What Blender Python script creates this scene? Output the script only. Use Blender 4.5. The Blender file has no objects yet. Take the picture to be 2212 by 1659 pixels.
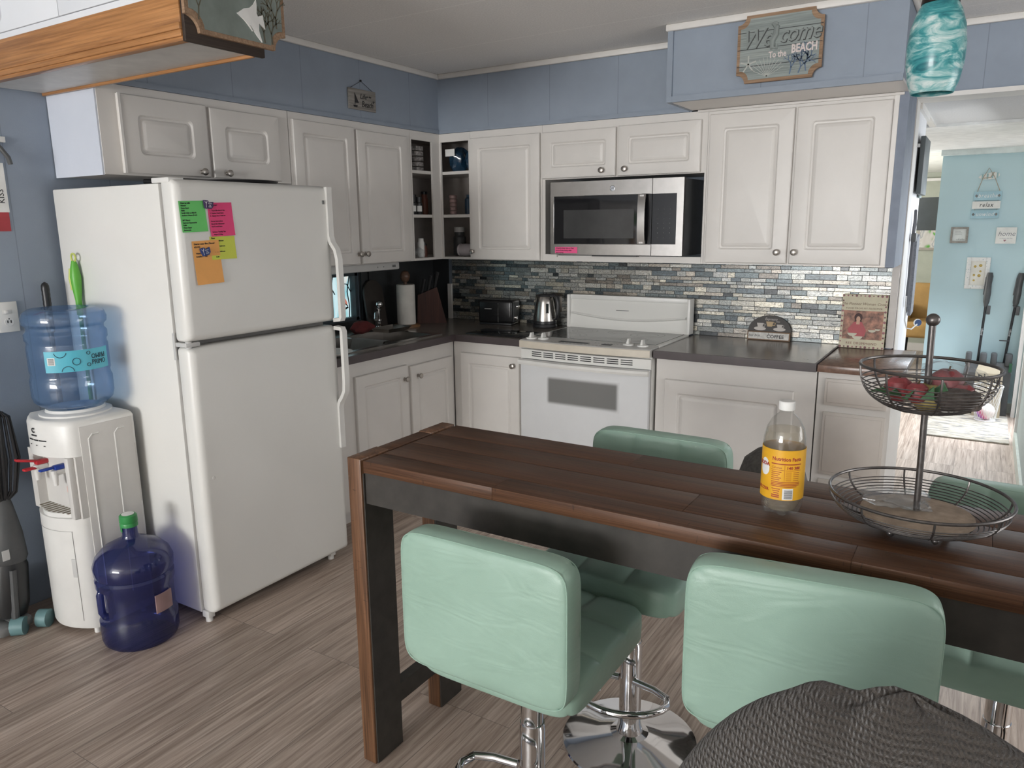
import bpy, bmesh, math, random
from mathutils import Vector, Matrix
random.seed(7)
SC = bpy.context.scene
COL = SC.collection
R = math.radians

# ---------------------------------------------------------------- camera
def make_camera():
    yaw, pitch, roll = R(31.9744), R(11.8597), R(-0.5902)
    fwd = Vector((-math.sin(yaw)*math.cos(pitch), math.cos(yaw)*math.cos(pitch), -math.sin(pitch)))
    right = Vector((math.cos(yaw), math.sin(yaw), 0)); up = right.cross(fwd)
    r2 = right*math.cos(roll)+up*math.sin(roll); u2 = -right*math.sin(roll)+up*math.cos(roll)
    cam = bpy.data.cameras.new('camera'); o = bpy.data.objects.new('camera', cam); COL.objects.link(o)
    m = Matrix((r2, u2, -fwd)).transposed().to_4x4(); m.translation = Vector((3.2574, -4.1995, 1.5358))
    o.matrix_world = m
    cam.sensor_width = 36; cam.lens = 36*1631.8/2212; cam.clip_start = .02; cam.clip_end = 60
    SC.camera = o
make_camera()

# ---------------------------------------------------------------- world, lights, exposure
w = bpy.data.worlds.new('world'); SC.world = w; w.use_nodes = True
bg = w.node_tree.nodes['Background']; bg.inputs[0].default_value = (.62, .78, 1, 1); bg.inputs[1].default_value = .6
SC.view_settings.view_transform = 'Standard'; SC.view_settings.look = 'None'
SC.view_settings.gamma = 1; SC.view_settings.exposure = -.05; SC.view_settings.use_curve_mapping = False
def area(name, loc, direction, sx, sy, power, col=(1, 1, 1), spread=180):
    l = bpy.data.lights.new(name, 'AREA'); l.shape = 'RECTANGLE'; l.size = sx; l.size_y = sy; l.energy = power; l.color = col
    l.spread = R(spread)
    o = bpy.data.objects.new(name, l); COL.objects.link(o); o.location = loc
    o.rotation_euler = Vector(direction).to_track_quat('-Z', 'Y').to_euler()
    return o
# daylight through the living-room windows behind the camera, and the hall's patio door, plus added fill lamps
area('daylight_rear_window', (1.60, -10.12, 1.45), (0, 1, .95), 2.6, 1.4, 455, (.985, .98, .965))
area('daylight_right_window', (5.12, -5.2, 1.45), (-1, .35, 1.0), 1.2, 1.2, 5, (.98, .985, 1))
area('fill_kitchen_right', (5.14, -1.55, 1.35), (-1, .35, -1.15), 1.5, 1.2, 33, (1, .985, .96))  # added lamp with no known window, lifts floor, low cabinets and ceiling
area('daylight_patio_door', (3.58, 2.40, 1.25), (-1, -.75, -1.5), .7, 1.6, 40, (.84, .91, 1), 130)
area('fill_hall', (3.60, .75, 1.35), (-1, .1, -.5), .9, 1.3, 12, (.95, .98, 1))  # added out-of-view lamp to brighten the hall and its ceiling
area('fill_back_room', (.75, 3.6, 1.4), (1, .1, .8), 1.6, 1.3, 110, (1, .98, .95))  # added lamp to light the back room, no source seen

# ---------------------------------------------------------------- materials
MATS = {}
def nodes(name):
    m = bpy.data.materials.new(name); m.use_nodes = True
    nt = m.node_tree; b = nt.nodes['Principled BSDF']
    MATS[name] = m
    return m, nt, b
def N(nt, t, **kw):
    n = nt.nodes.new(t)
    for k, v in kw.items():
        if k.startswith('i_'): n.inputs[int(k[2:])].default_value = v
        else: setattr(n, k, v)
    return n
def c4(c): return (c[0], c[1], c[2], 1)
def coords(nt, scale=(1, 1, 1), rot=(0, 0, 0)):
    tc = N(nt, 'ShaderNodeTexCoord'); mp = N(nt, 'ShaderNodeMapping'); nt.links.new(tc.outputs['Object'], mp.inputs[0])
    mp.inputs['Scale'].default_value = scale; mp.inputs['Rotation'].default_value = rot
    return mp.outputs[0]
def noise(nt, vec, scale, detail=4, rough=.55, dist=0):
    n = N(nt, 'ShaderNodeTexNoise'); nt.links.new(vec, n.inputs['Vector'])
    n.inputs['Scale'].default_value = scale; n.inputs['Detail'].default_value = detail; n.inputs['Roughness'].default_value = rough
    n.inputs['Distortion'].default_value = dist
    return n.outputs['Fac']
def ramp(nt, fac, stops):
    r = N(nt, 'ShaderNodeValToRGB'); nt.links.new(fac, r.inputs[0]); e = r.color_ramp.elements
    while len(e) < len(stops): e.new(.5)
    for i, (p, c) in enumerate(stops): e[i].position = p; e[i].color = c4(c)
    return r.outputs[0]
def mixc(nt, fac, a, b, mode='MIX'):
    n = N(nt, 'ShaderNodeMix', data_type='RGBA', blend_type=mode)
    for s, v in ((0, fac), (6, a), (7, b)):
        if hasattr(v, 'is_output'): nt.links.new(v, n.inputs[s])
        elif isinstance(v, (int, float)): n.inputs[s].default_value = v
        else: n.inputs[s].default_value = c4(v)
    return n.outputs[2]
def bump(nt, b, h, strength=.2, dist=.01):
    n = N(nt, 'ShaderNodeBump'); n.inputs['Strength'].default_value = strength; n.inputs['Distance'].default_value = dist
    nt.links.new(h, n.inputs['Height']); nt.links.new(n.outputs[0], b.inputs['Normal'])
def mat(name, col, rough=.5, metal=0, var=.06, vscale=12, bmp=0, bscale=60, spec=.5, coat=0, alpha=1):
    m, nt, b = nodes(name); v = coords(nt)
    f = noise(nt, v, vscale)
    lo = tuple(max(0, x*(1-var*2)) for x in col); hi = tuple(min(1, x*(1+var*2)) for x in col)
    nt.links.new(ramp(nt, f, [(.25, lo), (.75, hi)]), b.inputs['Base Color'])
    b.inputs['Roughness'].default_value = rough; b.inputs['Metallic'].default_value = metal
    b.inputs['Specular IOR Level'].default_value = spec; b.inputs['Coat Weight'].default_value = coat
    b.inputs['Coat Roughness'].default_value = .15
    if bmp: bump(nt, b, noise(nt, v, bscale, 3), bmp, .004)
    return m
def clear(name, tint, gloss=.15, body=.15, rough=.08, bodycol=None):
    """thin tinted plastic or glass: see-through tint + a share of coloured body + clear reflections"""
    m, nt, b = nodes(name); out = nt.nodes['Material Output']
    t = N(nt, 'ShaderNodeBsdfTransparent'); t.inputs[0].default_value = c4(tint)
    v = coords(nt); f = noise(nt, v, 9)
    bc = bodycol or tint
    nt.links.new(ramp(nt, f, [(.2, tuple(x*.85 for x in bc)), (.8, bc)]), b.inputs['Base Color'])
    b.inputs['Roughness'].default_value = .35
    mx = N(nt, 'ShaderNodeMixShader'); mx.inputs[0].default_value = body
    nt.links.new(t.outputs[0], mx.inputs[1]); nt.links.new(b.outputs[0], mx.inputs[2])
    g = N(nt, 'ShaderNodeBsdfGlossy'); g.inputs['Roughness'].default_value = rough
    lw = N(nt, 'ShaderNodeLayerWeight'); pw = N(nt, 'ShaderNodeMath', operation='POWER', i_1=4.0); nt.links.new(lw.outputs['Facing'], pw.inputs[0])
    ad = N(nt, 'ShaderNodeMath', operation='MULTIPLY_ADD', i_1=.55, i_2=gloss*.5, use_clamp=True); nt.links.new(pw.outputs[0], ad.inputs[0])
    m2 = N(nt, 'ShaderNodeMixShader'); nt.links.new(ad.outputs[0], m2.inputs[0])
    nt.links.new(mx.outputs[0], m2.inputs[1]); nt.links.new(g.outputs[0], m2.inputs[2])
    nt.links.new(m2.outputs[0], out.inputs[0])
    return m
def panelled(name, col, axis, width, off=0):
    """painted wall panelling: faint vertical grooves every `width` metres along axis 0=x 1=y"""
    m, nt, b = nodes(name)
    geo = N(nt, 'ShaderNodeNewGeometry'); sep = N(nt, 'ShaderNodeSeparateXYZ'); nt.links.new(geo.outputs['Position'], sep.inputs[0])
    a = N(nt, 'ShaderNodeMath', operation='ADD', i_1=off+50*width); nt.links.new(sep.outputs[axis], a.inputs[0])
    md = N(nt, 'ShaderNodeMath', operation='MODULO', i_1=width); nt.links.new(a.outputs[0], md.inputs[0])
    lt = N(nt, 'ShaderNodeMath', operation='LESS_THAN', i_1=.0035); nt.links.new(md.outputs[0], lt.inputs[0])
    f = noise(nt, coords(nt), 6)
    base = ramp(nt, f, [(.3, tuple(x*.95 for x in col)), (.7, tuple(x*1.05 for x in col))])
    nt.links.new(mixc(nt, lt.outputs[0], base, tuple(x*.72 for x in col)), b.inputs['Base Color'])
    b.inputs['Roughness'].default_value = .6
    bump(nt, b, noise(nt, coords(nt), 180, 3), .12, .002)
    return m
def wood(name, stops, along=0, scale=1, rough=.45, coat=0, bstr=.15, marks=0):
    m, nt, b = nodes(name)
    s = [22*scale]*3; s[along] = 1.1
    v = coords(nt, tuple(s)); f = noise(nt, v, 1.3, 8, .62, .6)
    s2 = [150*scale]*3; s2[along] = 4
    v2 = coords(nt, tuple(s2)); f2 = noise(nt, v2, 1, 4, .6)
    col = mixc(nt, .28, ramp(nt, f, stops), ramp(nt, f2, [(.35, (.0, .0, .0)), (.65, stops[-1][1])]))
    if marks:
        s3 = [30]*3; s3[along] = 130
        v3 = coords(nt, tuple(s3)); f3 = noise(nt, v3, 1, 3, .6)
        col = mixc(nt, ramp(nt, f3, [(.66, (0, 0, 0)), (.74, (marks, marks, marks))]), col, (.012, .008, .006))
    nt.links.new(col, b.inputs['Base Color']); b.inputs['Roughness'].default_value = rough
    b.inputs['Specular IOR Level'].default_value = .32; b.inputs['Coat Weight'].default_value = coat; b.inputs['Coat Roughness'].default_value = .25
    bump(nt, b, f2, bstr, .002)
    return m
def floor_mat():
    m, nt, b = nodes('floor_planks')
    geo = N(nt, 'ShaderNodeNewGeometry'); mp = N(nt, 'ShaderNodeMapping'); nt.links.new(geo.outputs['Position'], mp.inputs[0])
    mp.inputs['Rotation'].default_value = (0, 0, R(90))
    br = N(nt, 'ShaderNodeTexBrick', offset=.37, offset_frequency=3); nt.links.new(mp.outputs[0], br.inputs['Vector'])
    for k, v in (('Color1', c4((.0, .0, .0))), ('Color2', c4((1, 1, 1))), ('Mortar', c4((.5, .5, .5))), ('Scale', 1), ('Mortar Size', .0010), ('Mortar Smooth', .1), ('Bias', 0), ('Brick Width', 1.22), ('Row Height', .178)):
        br.inputs[k].default_value = v
    bri = N(nt, 'ShaderNodeMath', operation='MULTIPLY', i_1=37.0); nt.links.new(br.outputs['Color'], bri.inputs[0])
    sc = N(nt, 'ShaderNodeVectorMath', operation='MULTIPLY'); nt.links.new(geo.outputs['Position'], sc.inputs[0]); sc.inputs[1].default_value = (62, 2.2, 1)
    ad = N(nt, 'ShaderNodeVectorMath', operation='ADD'); nt.links.new(sc.outputs[0], ad.inputs[0]); nt.links.new(bri.outputs[0], ad.inputs[1])
    f = noise(nt, ad.outputs[0], 1, 9, .68, .9)
    sc2 = N(nt, 'ShaderNodeVectorMath', operation='MULTIPLY'); nt.links.new(geo.outputs['Position'], sc2.inputs[0]); sc2.inputs[1].default_value = (9, 1.3, 1)
    ad2 = N(nt, 'ShaderNodeVectorMath', operation='ADD'); nt.links.new(sc2.outputs[0], ad2.inputs[0]); nt.links.new(bri.outputs[0], ad2.inputs[1])
    f2 = noise(nt, ad2.outputs[0], 1, 3, .5)
    g = ramp(nt, f, [(.27, (.155, .112, .087)), (.42, (.345, .268, .218)), (.57, (.505, .415, .350)), (.74, (.66, .565, .49))])
    g2 = mixc(nt, .55, g, ramp(nt, f2, [(.3, (.62, .6, .58)), (.7, (1.12, 1.1, 1.08))]), 'MULTIPLY')
    col = mixc(nt, br.outputs['Fac'], g2, (.17, .14, .12))
    nt.links.new(col, b.inputs['Base Color']); b.inputs['Roughness'].default_value = .42
    bump(nt, b, f, .12, .003)
    return m
def tile_mat():
    m, nt, b = nodes('shell_glass_mosaic')
    at = N(nt, 'ShaderNodeAttribute', attribute_name='tint'); v = coords(nt, (1, 1, 2.2))
    sp = N(nt, 'ShaderNodeSeparateColor'); nt.links.new(at.outputs['Color'], sp.inputs[0])
    ad = N(nt, 'ShaderNodeVectorMath', operation='ADD'); nt.links.new(v, ad.inputs[0])
    cm = N(nt, 'ShaderNodeCombineXYZ')
    for i in (0, 2):
        k = N(nt, 'ShaderNodeMath', operation='MULTIPLY', i_1=9.0); nt.links.new(sp.outputs[i], k.inputs[0]); nt.links.new(k.outputs[0], cm.inputs[i])
    nt.links.new(cm.outputs[0], ad.inputs[1])
    f = noise(nt, ad.outputs[0], 13, 3, .5, 4.0)
    sw = ramp(nt, f, [(.28, (.10, .11, .12)), (.40, (.62, .60, .56)), (.47, (1.2, 1.17, 1.08)), (.53, (.22, .22, .22)), (.58, (.85, .85, .83)), (.7, (1.1, 1.1, 1.08))])
    nt.links.new(mixc(nt, .85, at.outputs['Color'], sw, 'MULTIPLY'), b.inputs['Base Color'])
    b.inputs['Roughness'].default_value = .27; b.inputs['Coat Weight'].default_value = .25; b.inputs['Specular IOR Level'].default_value = .7
    b.inputs['Metallic'].default_value = .3
    return m
def emit(name, col, strength, stripes=None):
    m, nt, b = nodes(name)
    if stripes:
        f = noise(nt, coords(nt, stripes[0]), 1, 2, .5, .8); c = ramp(nt, f, stripes[1])
        nt.links.new(c, b.inputs['Emission Color']); nt.links.new(c, b.inputs['Base Color'])
    else:
        b.inputs['Emission Color'].default_value = c4(col); b.inputs['Base Color'].default_value = c4(col)
    b.inputs['Emission Strength'].default_value = strength; b.inputs['Roughness'].default_value = .2
    return m
def chenille():
    m, nt, b = nodes('dark_chenille'); v = coords(nt, (1, 1, 1))
    f = noise(nt, v, 230, 3, .7, 1.0); f2 = noise(nt, v, 70, 3, .7, 1.5)
    w1 = N(nt, 'ShaderNodeTexWave', wave_type='BANDS', bands_direction='X'); nt.links.new(v, w1.inputs[0]); w1.inputs['Scale'].default_value = 62; w1.inputs['Distortion'].default_value = 4; w1.inputs['Detail'].default_value = 3
    w2 = N(nt, 'ShaderNodeTexWave', wave_type='BANDS', bands_direction='Z'); nt.links.new(v, w2.inputs[0]); w2.inputs['Scale'].default_value = 50; w2.inputs['Distortion'].default_value = 4; w2.inputs['Detail'].default_value = 3
    mm = N(nt, 'ShaderNodeMath', operation='MULTIPLY'); nt.links.new(w1.outputs['Fac'], mm.inputs[0]); nt.links.new(w2.outputs['Fac'], mm.inputs[1])
    aa = N(nt, 'ShaderNodeMath', operation='ADD'); nt.links.new(mm.outputs[0], aa.inputs[0]); nt.links.new(f2, aa.inputs[1])
    a2 = N(nt, 'ShaderNodeMath', operation='ADD'); nt.links.new(aa.outputs[0], a2.inputs[0]); nt.links.new(f, a2.inputs[1])
    nt.links.new(ramp(nt, a2.outputs[0], [(.36, (.004, .0034, .003)), (.6, (.022, .0175, .0145)), (.95, (.056, .046, .038))]), b.inputs['Base Color'])
    b.inputs['Roughness'].default_value = .95; b.inputs['Sheen Weight'].default_value = .25
    bump(nt, b, a2.outputs[0], .9, .006)
    return m
def leather():
    m, nt, b = nodes('mint_leatherette'); v = coords(nt)
    f = noise(nt, v, 5); f3 = noise(nt, v, 420, 2)
    nt.links.new(ramp(nt, f, [(.3, (.285, .425, .345)), (.7, (.335, .49, .405))]), b.inputs['Base Color'])
    b.inputs['Roughness'].default_value = .42
    vw = coords(nt, (1.0, 1, 3.2), (0, R(35), 0)); f2 = noise(nt, vw, 5.5, 2, .5, 1.2)
    s = N(nt, 'ShaderNodeMath', operation='MULTIPLY_ADD', i_1=.05); nt.links.new(f3, s.inputs[0]); nt.links.new(f2, s.inputs[2])
    bump(nt, b, s.outputs[0], .22, .02)
    return m
def ceiling_mat(name, col, width):
    m, nt, b = nodes(name)
    geo = N(nt, 'ShaderNodeNewGeometry'); sep = N(nt, 'ShaderNodeSeparateXYZ'); nt.links.new(geo.outputs['Position'], sep.inputs[0])
    a = N(nt, 'ShaderNodeMath', operation='ADD', i_1=100.28); nt.links.new(sep.outputs[1], a.inputs[0])
    md = N(nt, 'ShaderNodeMath', operation='MODULO', i_1=width); nt.links.new(a.outputs[0], md.inputs[0])
    lt = N(nt, 'ShaderNodeMath', operation='LESS_THAN', i_1=.004); nt.links.new(md.outputs[0], lt.inputs[0])
    f = noise(nt, coords(nt), 130, 3, .7)
    base = ramp(nt, f, [(.35, tuple(x*.88 for x in col)), (.65, col)])
    nt.links.new(mixc(nt, lt.outputs[0], base, tuple(min(1, x*1.13) for x in col)), b.inputs['Base Color']); b.inputs['Roughness'].default_value = .85
    bump(nt, b, f, .35, .006)
    return m
def swirl():
    m, nt, b = nodes('teal_swirl_glass'); v = coords(nt, (14, 14, 42), (R(22), R(18), 0))
    f = noise(nt, v, 1, 5, .62, 1.1)
    nt.links.new(ramp(nt, f, [(.32, (.02, .17, .20)), (.45, (.06, .34, .36)), (.55, (.30, .56, .56)), (.66, (.72, .82, .80)), (.8, (.2, .5, .5))]), b.inputs['Base Color'])
    b.inputs['Roughness'].default_value = .3; b.inputs['Coat Weight'].default_value = .15; b.inputs['Transmission Weight'].default_value = .1
    return m

WHITE = (.70, .675, .645)
cab = mat('cabinet_white', WHITE, .38, var=.02, vscale=5, spec=.4)
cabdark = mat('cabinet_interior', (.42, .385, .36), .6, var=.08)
endwhite = mat('pale_blue_panel', (.60, .64, .72), .5, var=.02, vscale=4, bmp=.1)
blue_x = panelled('blue_wall_paint', (.270, .318, .386), 0, .41, .12)
blue_y = panelled('blue_wall_paint_side', (.270, .318, .386), 1, .41, .2)
blueplain = mat('blue_trim_paint', (.257, .303, .368), .55, var=.03)
ceil_m = ceiling_mat('ceiling_texture', (.87, .86, .84), .61)
hceil = ceiling_mat('hall_ceiling_texture', (.68, .68, .68), 5)
trimw = mat('trim_white', (.74, .72, .69), .45, var=.02)
floor_m = floor_mat()
fridge_w = mat('fridge_white', (.75, .745, .715), .33, var=.012, vscale=3, bmp=.05, bscale=320)
fridge_g = mat('fridge_gasket', (.22, .21, .20), .7)
white_pl = mat('white_plastic', (.74, .735, .71), .35, var=.02)
grey_pl = mat('side_grey_plastic', (.63, .615, .59), .5, var=.02)
lightgrey = mat('light_grey_plastic', (.55, .55, .54), .4, var=.02)
nickel = mat('brushed_nickel', (.42, .39, .36), .32, 1, var=.1, vscale=80)
chrome = mat('chrome', (.75, .75, .76), .06, 1, var=.01)
steel = mat('stainless_steel', (.50, .475, .45), .27, 1, var=.04, vscale=30)
darkglass = mat('black_glass', (.012, .012, .014), .06, var=.05, spec=.6)
blackpl = mat('black_plastic', (.018, .018, .020), .35, var=.1)
darkgrey = mat('dark_grey_plastic', (.075, .078, .080), .45, var=.12)
midgrey = mat('mid_grey_plastic', (.16, .165, .165), .45, var=.12)
counter = mat('laminate_grey_brown', (.175, .152, .135), .22, var=.10, vscale=60, spec=.5)
band = mat('laminate_edge', (.062, .048, .050), .4, var=.08)
endtop = mat('laminate_red_brown', (.19, .115, .085), .25, var=.18, vscale=40)
tilem = tile_mat()
grout = mat('dark_grout', (.035, .037, .038), .8)
glasstop = mat('ceramic_glass_grey', (.13, .135, .13), .12, var=.06, vscale=90, spec=.6)
tablew = wood('dark_walnut_top', [(.25, (.034, .0145, .0075)), (.5, (.094, .042, .021)), (.72, (.140, .065, .033)), (.9, (.20, .098, .05))], 0, 2.6, .42, 0, .15, .6)
tablev = wood('dark_walnut_leg', [(.28, (.05, .024, .012)), (.5, (.14, .066, .033)), (.66, (.22, .11, .055)), (.8, (.30, .155, .08))], 2, 1, .42, .15, .15, .6)
tabledk = mat('dark_stained_apron', (.040, .036, .031), .5, var=.15, vscale=20, bmp=.1, bscale=30)
oak = wood('honey_oak', [(.25, (.24, .095, .03)), (.5, (.42, .19, .065)), (.8, (.56, .28, .11))], 0, 1.2, .32, .3)
oakdk = wood('dark_brown_board', [(.25, (.018, .012, .009)), (.5, (.045, .030, .022)), (.8, (.075, .052, .038))], 1, 1, .6)
mint = leather()
chen = chenille()
swirlm = swirl()
jugblue = clear('cobalt_plastic', (.30, .34, .68), .09, .38, .08, (.030, .040, .15))
waterblue = clear('pale_blue_plastic', (.62, .76, .92), .12, .20, .08, (.22, .36, .58))
clearpl = clear('clear_plastic', (.955, .955, .945), .13, .06, .05, (.5, .5, .48))
film = clear('plastic_film', (.95, .96, .965), .10, .05, .18, (.7, .72, .74))
watery = clear('soda_water', (.93, .90, .83), .05, .20, .03, (.55, .49, .40))
bluebag = clear('blue_film', (.18, .34, .48), .25, .55, .15, (.03, .10, .19))
ink = mat('black_ink', (.015, .015, .017), .6)
redink = mat('red_ink', (.36, .035, .025), .6)
whiteink = mat('white_ink', (.80, .80, .78), .6)
wire = mat('pewter_wire', (.14, .13, .125), .35, .8, var=.15, vscale=60)
hallblue = mat('light_blue_wall', (.50, .67, .71), .6, var=.02, vscale=3)
hallgrey = mat('grey_green_wall', (.36, .42, .41), .6, var=.03)
greenw = mat('sage_wall', (.40, .42, .35), .6, var=.03)

# ---------------------------------------------------------------- mesh builder
X, Y, Z = Vector((1, 0, 0)), Vector((0, 1, 0)), Vector((0, 0, 1))
def frame(o, u=X, v=Z):
    o = Vector(o); u = Vector(u).normalized(); v = Vector(v).normalized(); w = u.cross(v)
    return lambda p: o+u*p[0]+v*p[1]+w*p[2]
WORLD = lambda p: Vector(p)
def cyl_frame(c, r, a0, v0=0):
    """wraps (u,v,w) round a vertical cylinder: u metres along the skin from angle a0"""
    c = Vector(c)
    return lambda p: Vector((c.x+(r+p[2])*math.cos(a0+p[0]/r), c.y+(r+p[2])*math.sin(a0+p[0]/r), c.z+v0+p[1]))
class MB:
    def __init__(s, f=WORLD): s.bm = bmesh.new(); s.f = f
    def _n(s, vs, f=None):
        f = f or s.f
        for v in vs: v.co = f(v.co)
    def box(s, a0, a1, b0, b1, c0, c1, bev=0, seg=2, f=None):
        r = bmesh.ops.create_cube(s.bm, size=1); vs = r['verts']
        for v in vs: v.co = Vector(((a0+a1)/2+v.co.x*(a1-a0), (b0+b1)/2+v.co.y*(b1-b0), (c0+c1)/2+v.co.z*(c1-c0)))
        if bev:
            es = {e for v in vs for e in v.link_edges}
            rr = bmesh.ops.bevel(s.bm, geom=list(es), offset=bev, segments=seg, profile=.5, affect='EDGES')
            vs = list({v for v in vs if v.is_valid} | set(rr['verts']) | {v for fc in rr['faces'] for v in fc.verts})
        s._n(vs, f); return s
    def rings(s, rs, close_u=True, cap0=True, cap1=True, f=None, loop=False):
        f = f or s.f
        vv = [[s.bm.verts.new(f(Vector(p))) for p in r] for r in rs]; n = len(rs[0])
        m = len(vv)
        for i in range(m if loop else m-1):
            for j in range(n if close_u else n-1):
                try: s.bm.faces.new((vv[i][j], vv[i][(j+1) % n], vv[(i+1) % m][(j+1) % n], vv[(i+1) % m][j]))
                except ValueError: pass
        if not loop:
            if cap0: s.bm.faces.new(vv[0][::-1])
            if cap1: s.bm.faces.new(vv[-1])
        return s
    def lathe(s, prof, c=(0, 0, 0), seg=32, f=None, axis=2, cap=True, a0=0, a1=2*math.pi):
        rs = []; full = abs(a1-a0-2*math.pi) < 1e-6
        for r, h in prof:
            ring = []
            for k in range(seg if full else seg+1):
                a = a0+(a1-a0)*k/seg; p = [r*math.cos(a), r*math.sin(a)]
                q = (p[0], p[1], h) if axis == 2 else ((h, p[0], p[1]) if axis == 0 else (p[1], h, p[0]))
                ring.append((c[0]+q[0], c[1]+q[1], c[2]+q[2]))
            rs.append(ring)
        return s.rings(rs, full, cap and full and prof[0][0] > 1e-5, cap and full and prof[-1][0] > 1e-5, f)
    def cyl(s, p0, p1, r0, r1=None, seg=16, f=None, cap=True):
        r1 = r0 if r1 is None else r1
        p0, p1 = Vector(p0), Vector(p1); d = (p1-p0).normalized(); a = d.orthogonal().normalized(); b = d.cross(a)
        mk = lambda p, r: [p+a*r*math.cos(2*math.pi*k/seg)+b*r*math.sin(2*math.pi*k/seg) for k in range(seg)]
        return s.rings([mk(p0, r0), mk(p1, r1)], True, cap, cap, f)
    def tube(s, pts, r, seg=8, closed=False, f=None):
        P = [Vector(p) for p in pts]; n = len(P); rs = []; prev = None
        for i in range(n):
            if closed: d = P[(i+1) % n]-P[i-1]
            else: d = P[min(i+1, n-1)]-P[max(i-1, 0)]
            d.normalize()
            a = d.orthogonal() if prev is None else prev-d*prev.dot(d)
            if a.length < 1e-6: a = d.orthogonal()
            a.normalize(); prev = a; b = d.cross(a); rr = r[i] if isinstance(r, (list, tuple)) else r
            rs.append([P[i]+a*rr*math.cos(2*math.pi*k/seg)+b*rr*math.sin(2*math.pi*k/seg) for k in range(seg)])
        return s.rings(rs, True, True, True, f, closed)
    def prism(s, poly, h0, h1, f=None):
        """polygon in (u,v), extruded in w from h0 to h1"""
        return s.rings([[(p[0], p[1], h0) for p in poly], [(p[0], p[1], h1) for p in poly]], f=f)
    def patch(s, fn0, fn1, u0, u1, w0, w1, n=10, f=None):
        """thin sheet following a curved frame between heights fn0(u) and fn1(u)"""
        us = [u0+(u1-u0)*i/n for i in range(n+1)]
        return s.rings([[(u, fn0(u), w0), (u, fn1(u), w0), (u, fn1(u), w1), (u, fn0(u), w1)] for u in us], f=f)
    def bar(s, u0, u1, v0, v1, w0, w1, n=6): return s.patch(lambda u: v0, lambda u: v1, u0, u1, w0, w1, n)
    def ball(s, c, r, seg=16, sc=(1, 1, 1), f=None):
        n = max(6, seg//2)
        rs = [[(c[0]+sc[0]*r*math.sin(math.pi*i/n)*math.cos(2*math.pi*k/seg), c[1]+sc[1]*r*math.sin(math.pi*i/n)*math.sin(2*math.pi*k/seg), c[2]-sc[2]*r*math.cos(math.pi*i/n)) for k in range(seg)] for i in range(n+1)]
        s.rings(rs, True, False, False, f); return s
    def strip(s, pts, t, w0, w1, f=None):
        """a bar following pts in (u,v), t thick in that plane, from w0 to w1"""
        P = [Vector((p[0], p[1])) for p in pts]; A, B = [], []
        for i, p in enumerate(P):
            d = (P[min(i+1, len(P)-1)]-P[max(i-1, 0)]).normalized(); nn = Vector((-d.y, d.x))*t/2
            A.append(p+nn); B.append(p-nn)
        rs = [[(a.x, a.y, w0), (b.x, b.y, w0), (b.x, b.y, w1), (a.x, a.y, w1)] for a, b in zip(A, B)]
        return s.rings(rs, f=f)
    def text(s, body, u, v, size, f=None, align='CENTER', shear=0, depth=.0006, w=0, xs=1, space=1, bold=0):
        f = f or s.f
        cu = bpy.data.curves.new('t', 'FONT'); cu.body = body; cu.size = size; cu.align_x = align; cu.align_y = 'CENTER'
        cu.shear = shear; cu.extrude = depth; cu.resolution_u = 2; cu.space_character = space; cu.offset = bold
        o = bpy.data.objects.new('t', cu); COL.objects.link(o)
        dg = bpy.context.evaluated_depsgraph_get(); dg.update(); me = bpy.data.meshes.new_from_object(o.evaluated_get(dg))
        n0 = len(s.bm.verts); s.bm.from_mesh(me); s.bm.verts.ensure_lookup_table()
        for vv in s.bm.verts[n0:]: vv.co = f(Vector((u+vv.co.x*xs, v+vv.co.y, w+depth+vv.co.z)))
        bpy.data.objects.remove(o); bpy.data.meshes.remove(me); bpy.data.curves.remove(cu)
        return s
    def door(s, u0, u1, v0, v1, t=.02, m=.062, f=None, nc=4, rad=.012):
        """raised-panel thermofoil door: one slab with a routed ogee panel"""
        def rr(i, r, w):
            a0, a1, b0, b1 = u0+i, u1-i, v0+i, v1-i; out = []
            for cx, cy, st in ((a1-r, b1-r, 0), (a0+r, b1-r, 90), (a0+r, b0+r, 180), (a1-r, b0+r, 270)):
                for k in range(nc+1):
                    a = R(st+90*k/nc); out.append((cx+r*math.cos(a), cy+r*math.sin(a), w))
            return out
        L = [rr(0, .002, 0), rr(0, .002, t-.006), rr(.003, .002, t-.001), rr(.008, .002, t), rr(m-.004, rad, t), rr(m, rad, t-.003), rr(m+.003, rad, t-.008), rr(m+.010, rad*.8, t-.009),
             rr(m+.016, rad*.7, t-.004), rr(m+.026, .004, t-.001), rr(m+.030, .003, t-.0005)]
        return s.rings(L, f=f)
    def cushion(s, w, d, t, grid=(0, 0), bulge=.008, n=34, p=7, q=9, f=None, groove=.007, tb=None):
        """padded slab centred on 0: plan (w,d) in (u,v), thickness t in w, quilted on its +w side"""
        us = sorted(set([math.sin(math.pi/2*(2*i/n-1)) for i in range(n+1)] + [(-1+2*(k+1)/(grid[0]+1)+e) for k in range(grid[0]) for e in (-.02, 0, .02)]))
        vs = sorted(set([math.sin(math.pi/2*(2*i/n-1)) for i in range(n+1)] + [(-1+2*(k+1)/(grid[1]+1)+e) for k in range(grid[1]) for e in (-.02, 0, .02)]))
        def plan(u, v):
            m = max(abs(u), abs(v))
            if m < 1e-6: return 0, 0
            k = m/((abs(u)**q+abs(v)**q)**(1/q)); return u*k*w/2, v*k*d/2
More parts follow.
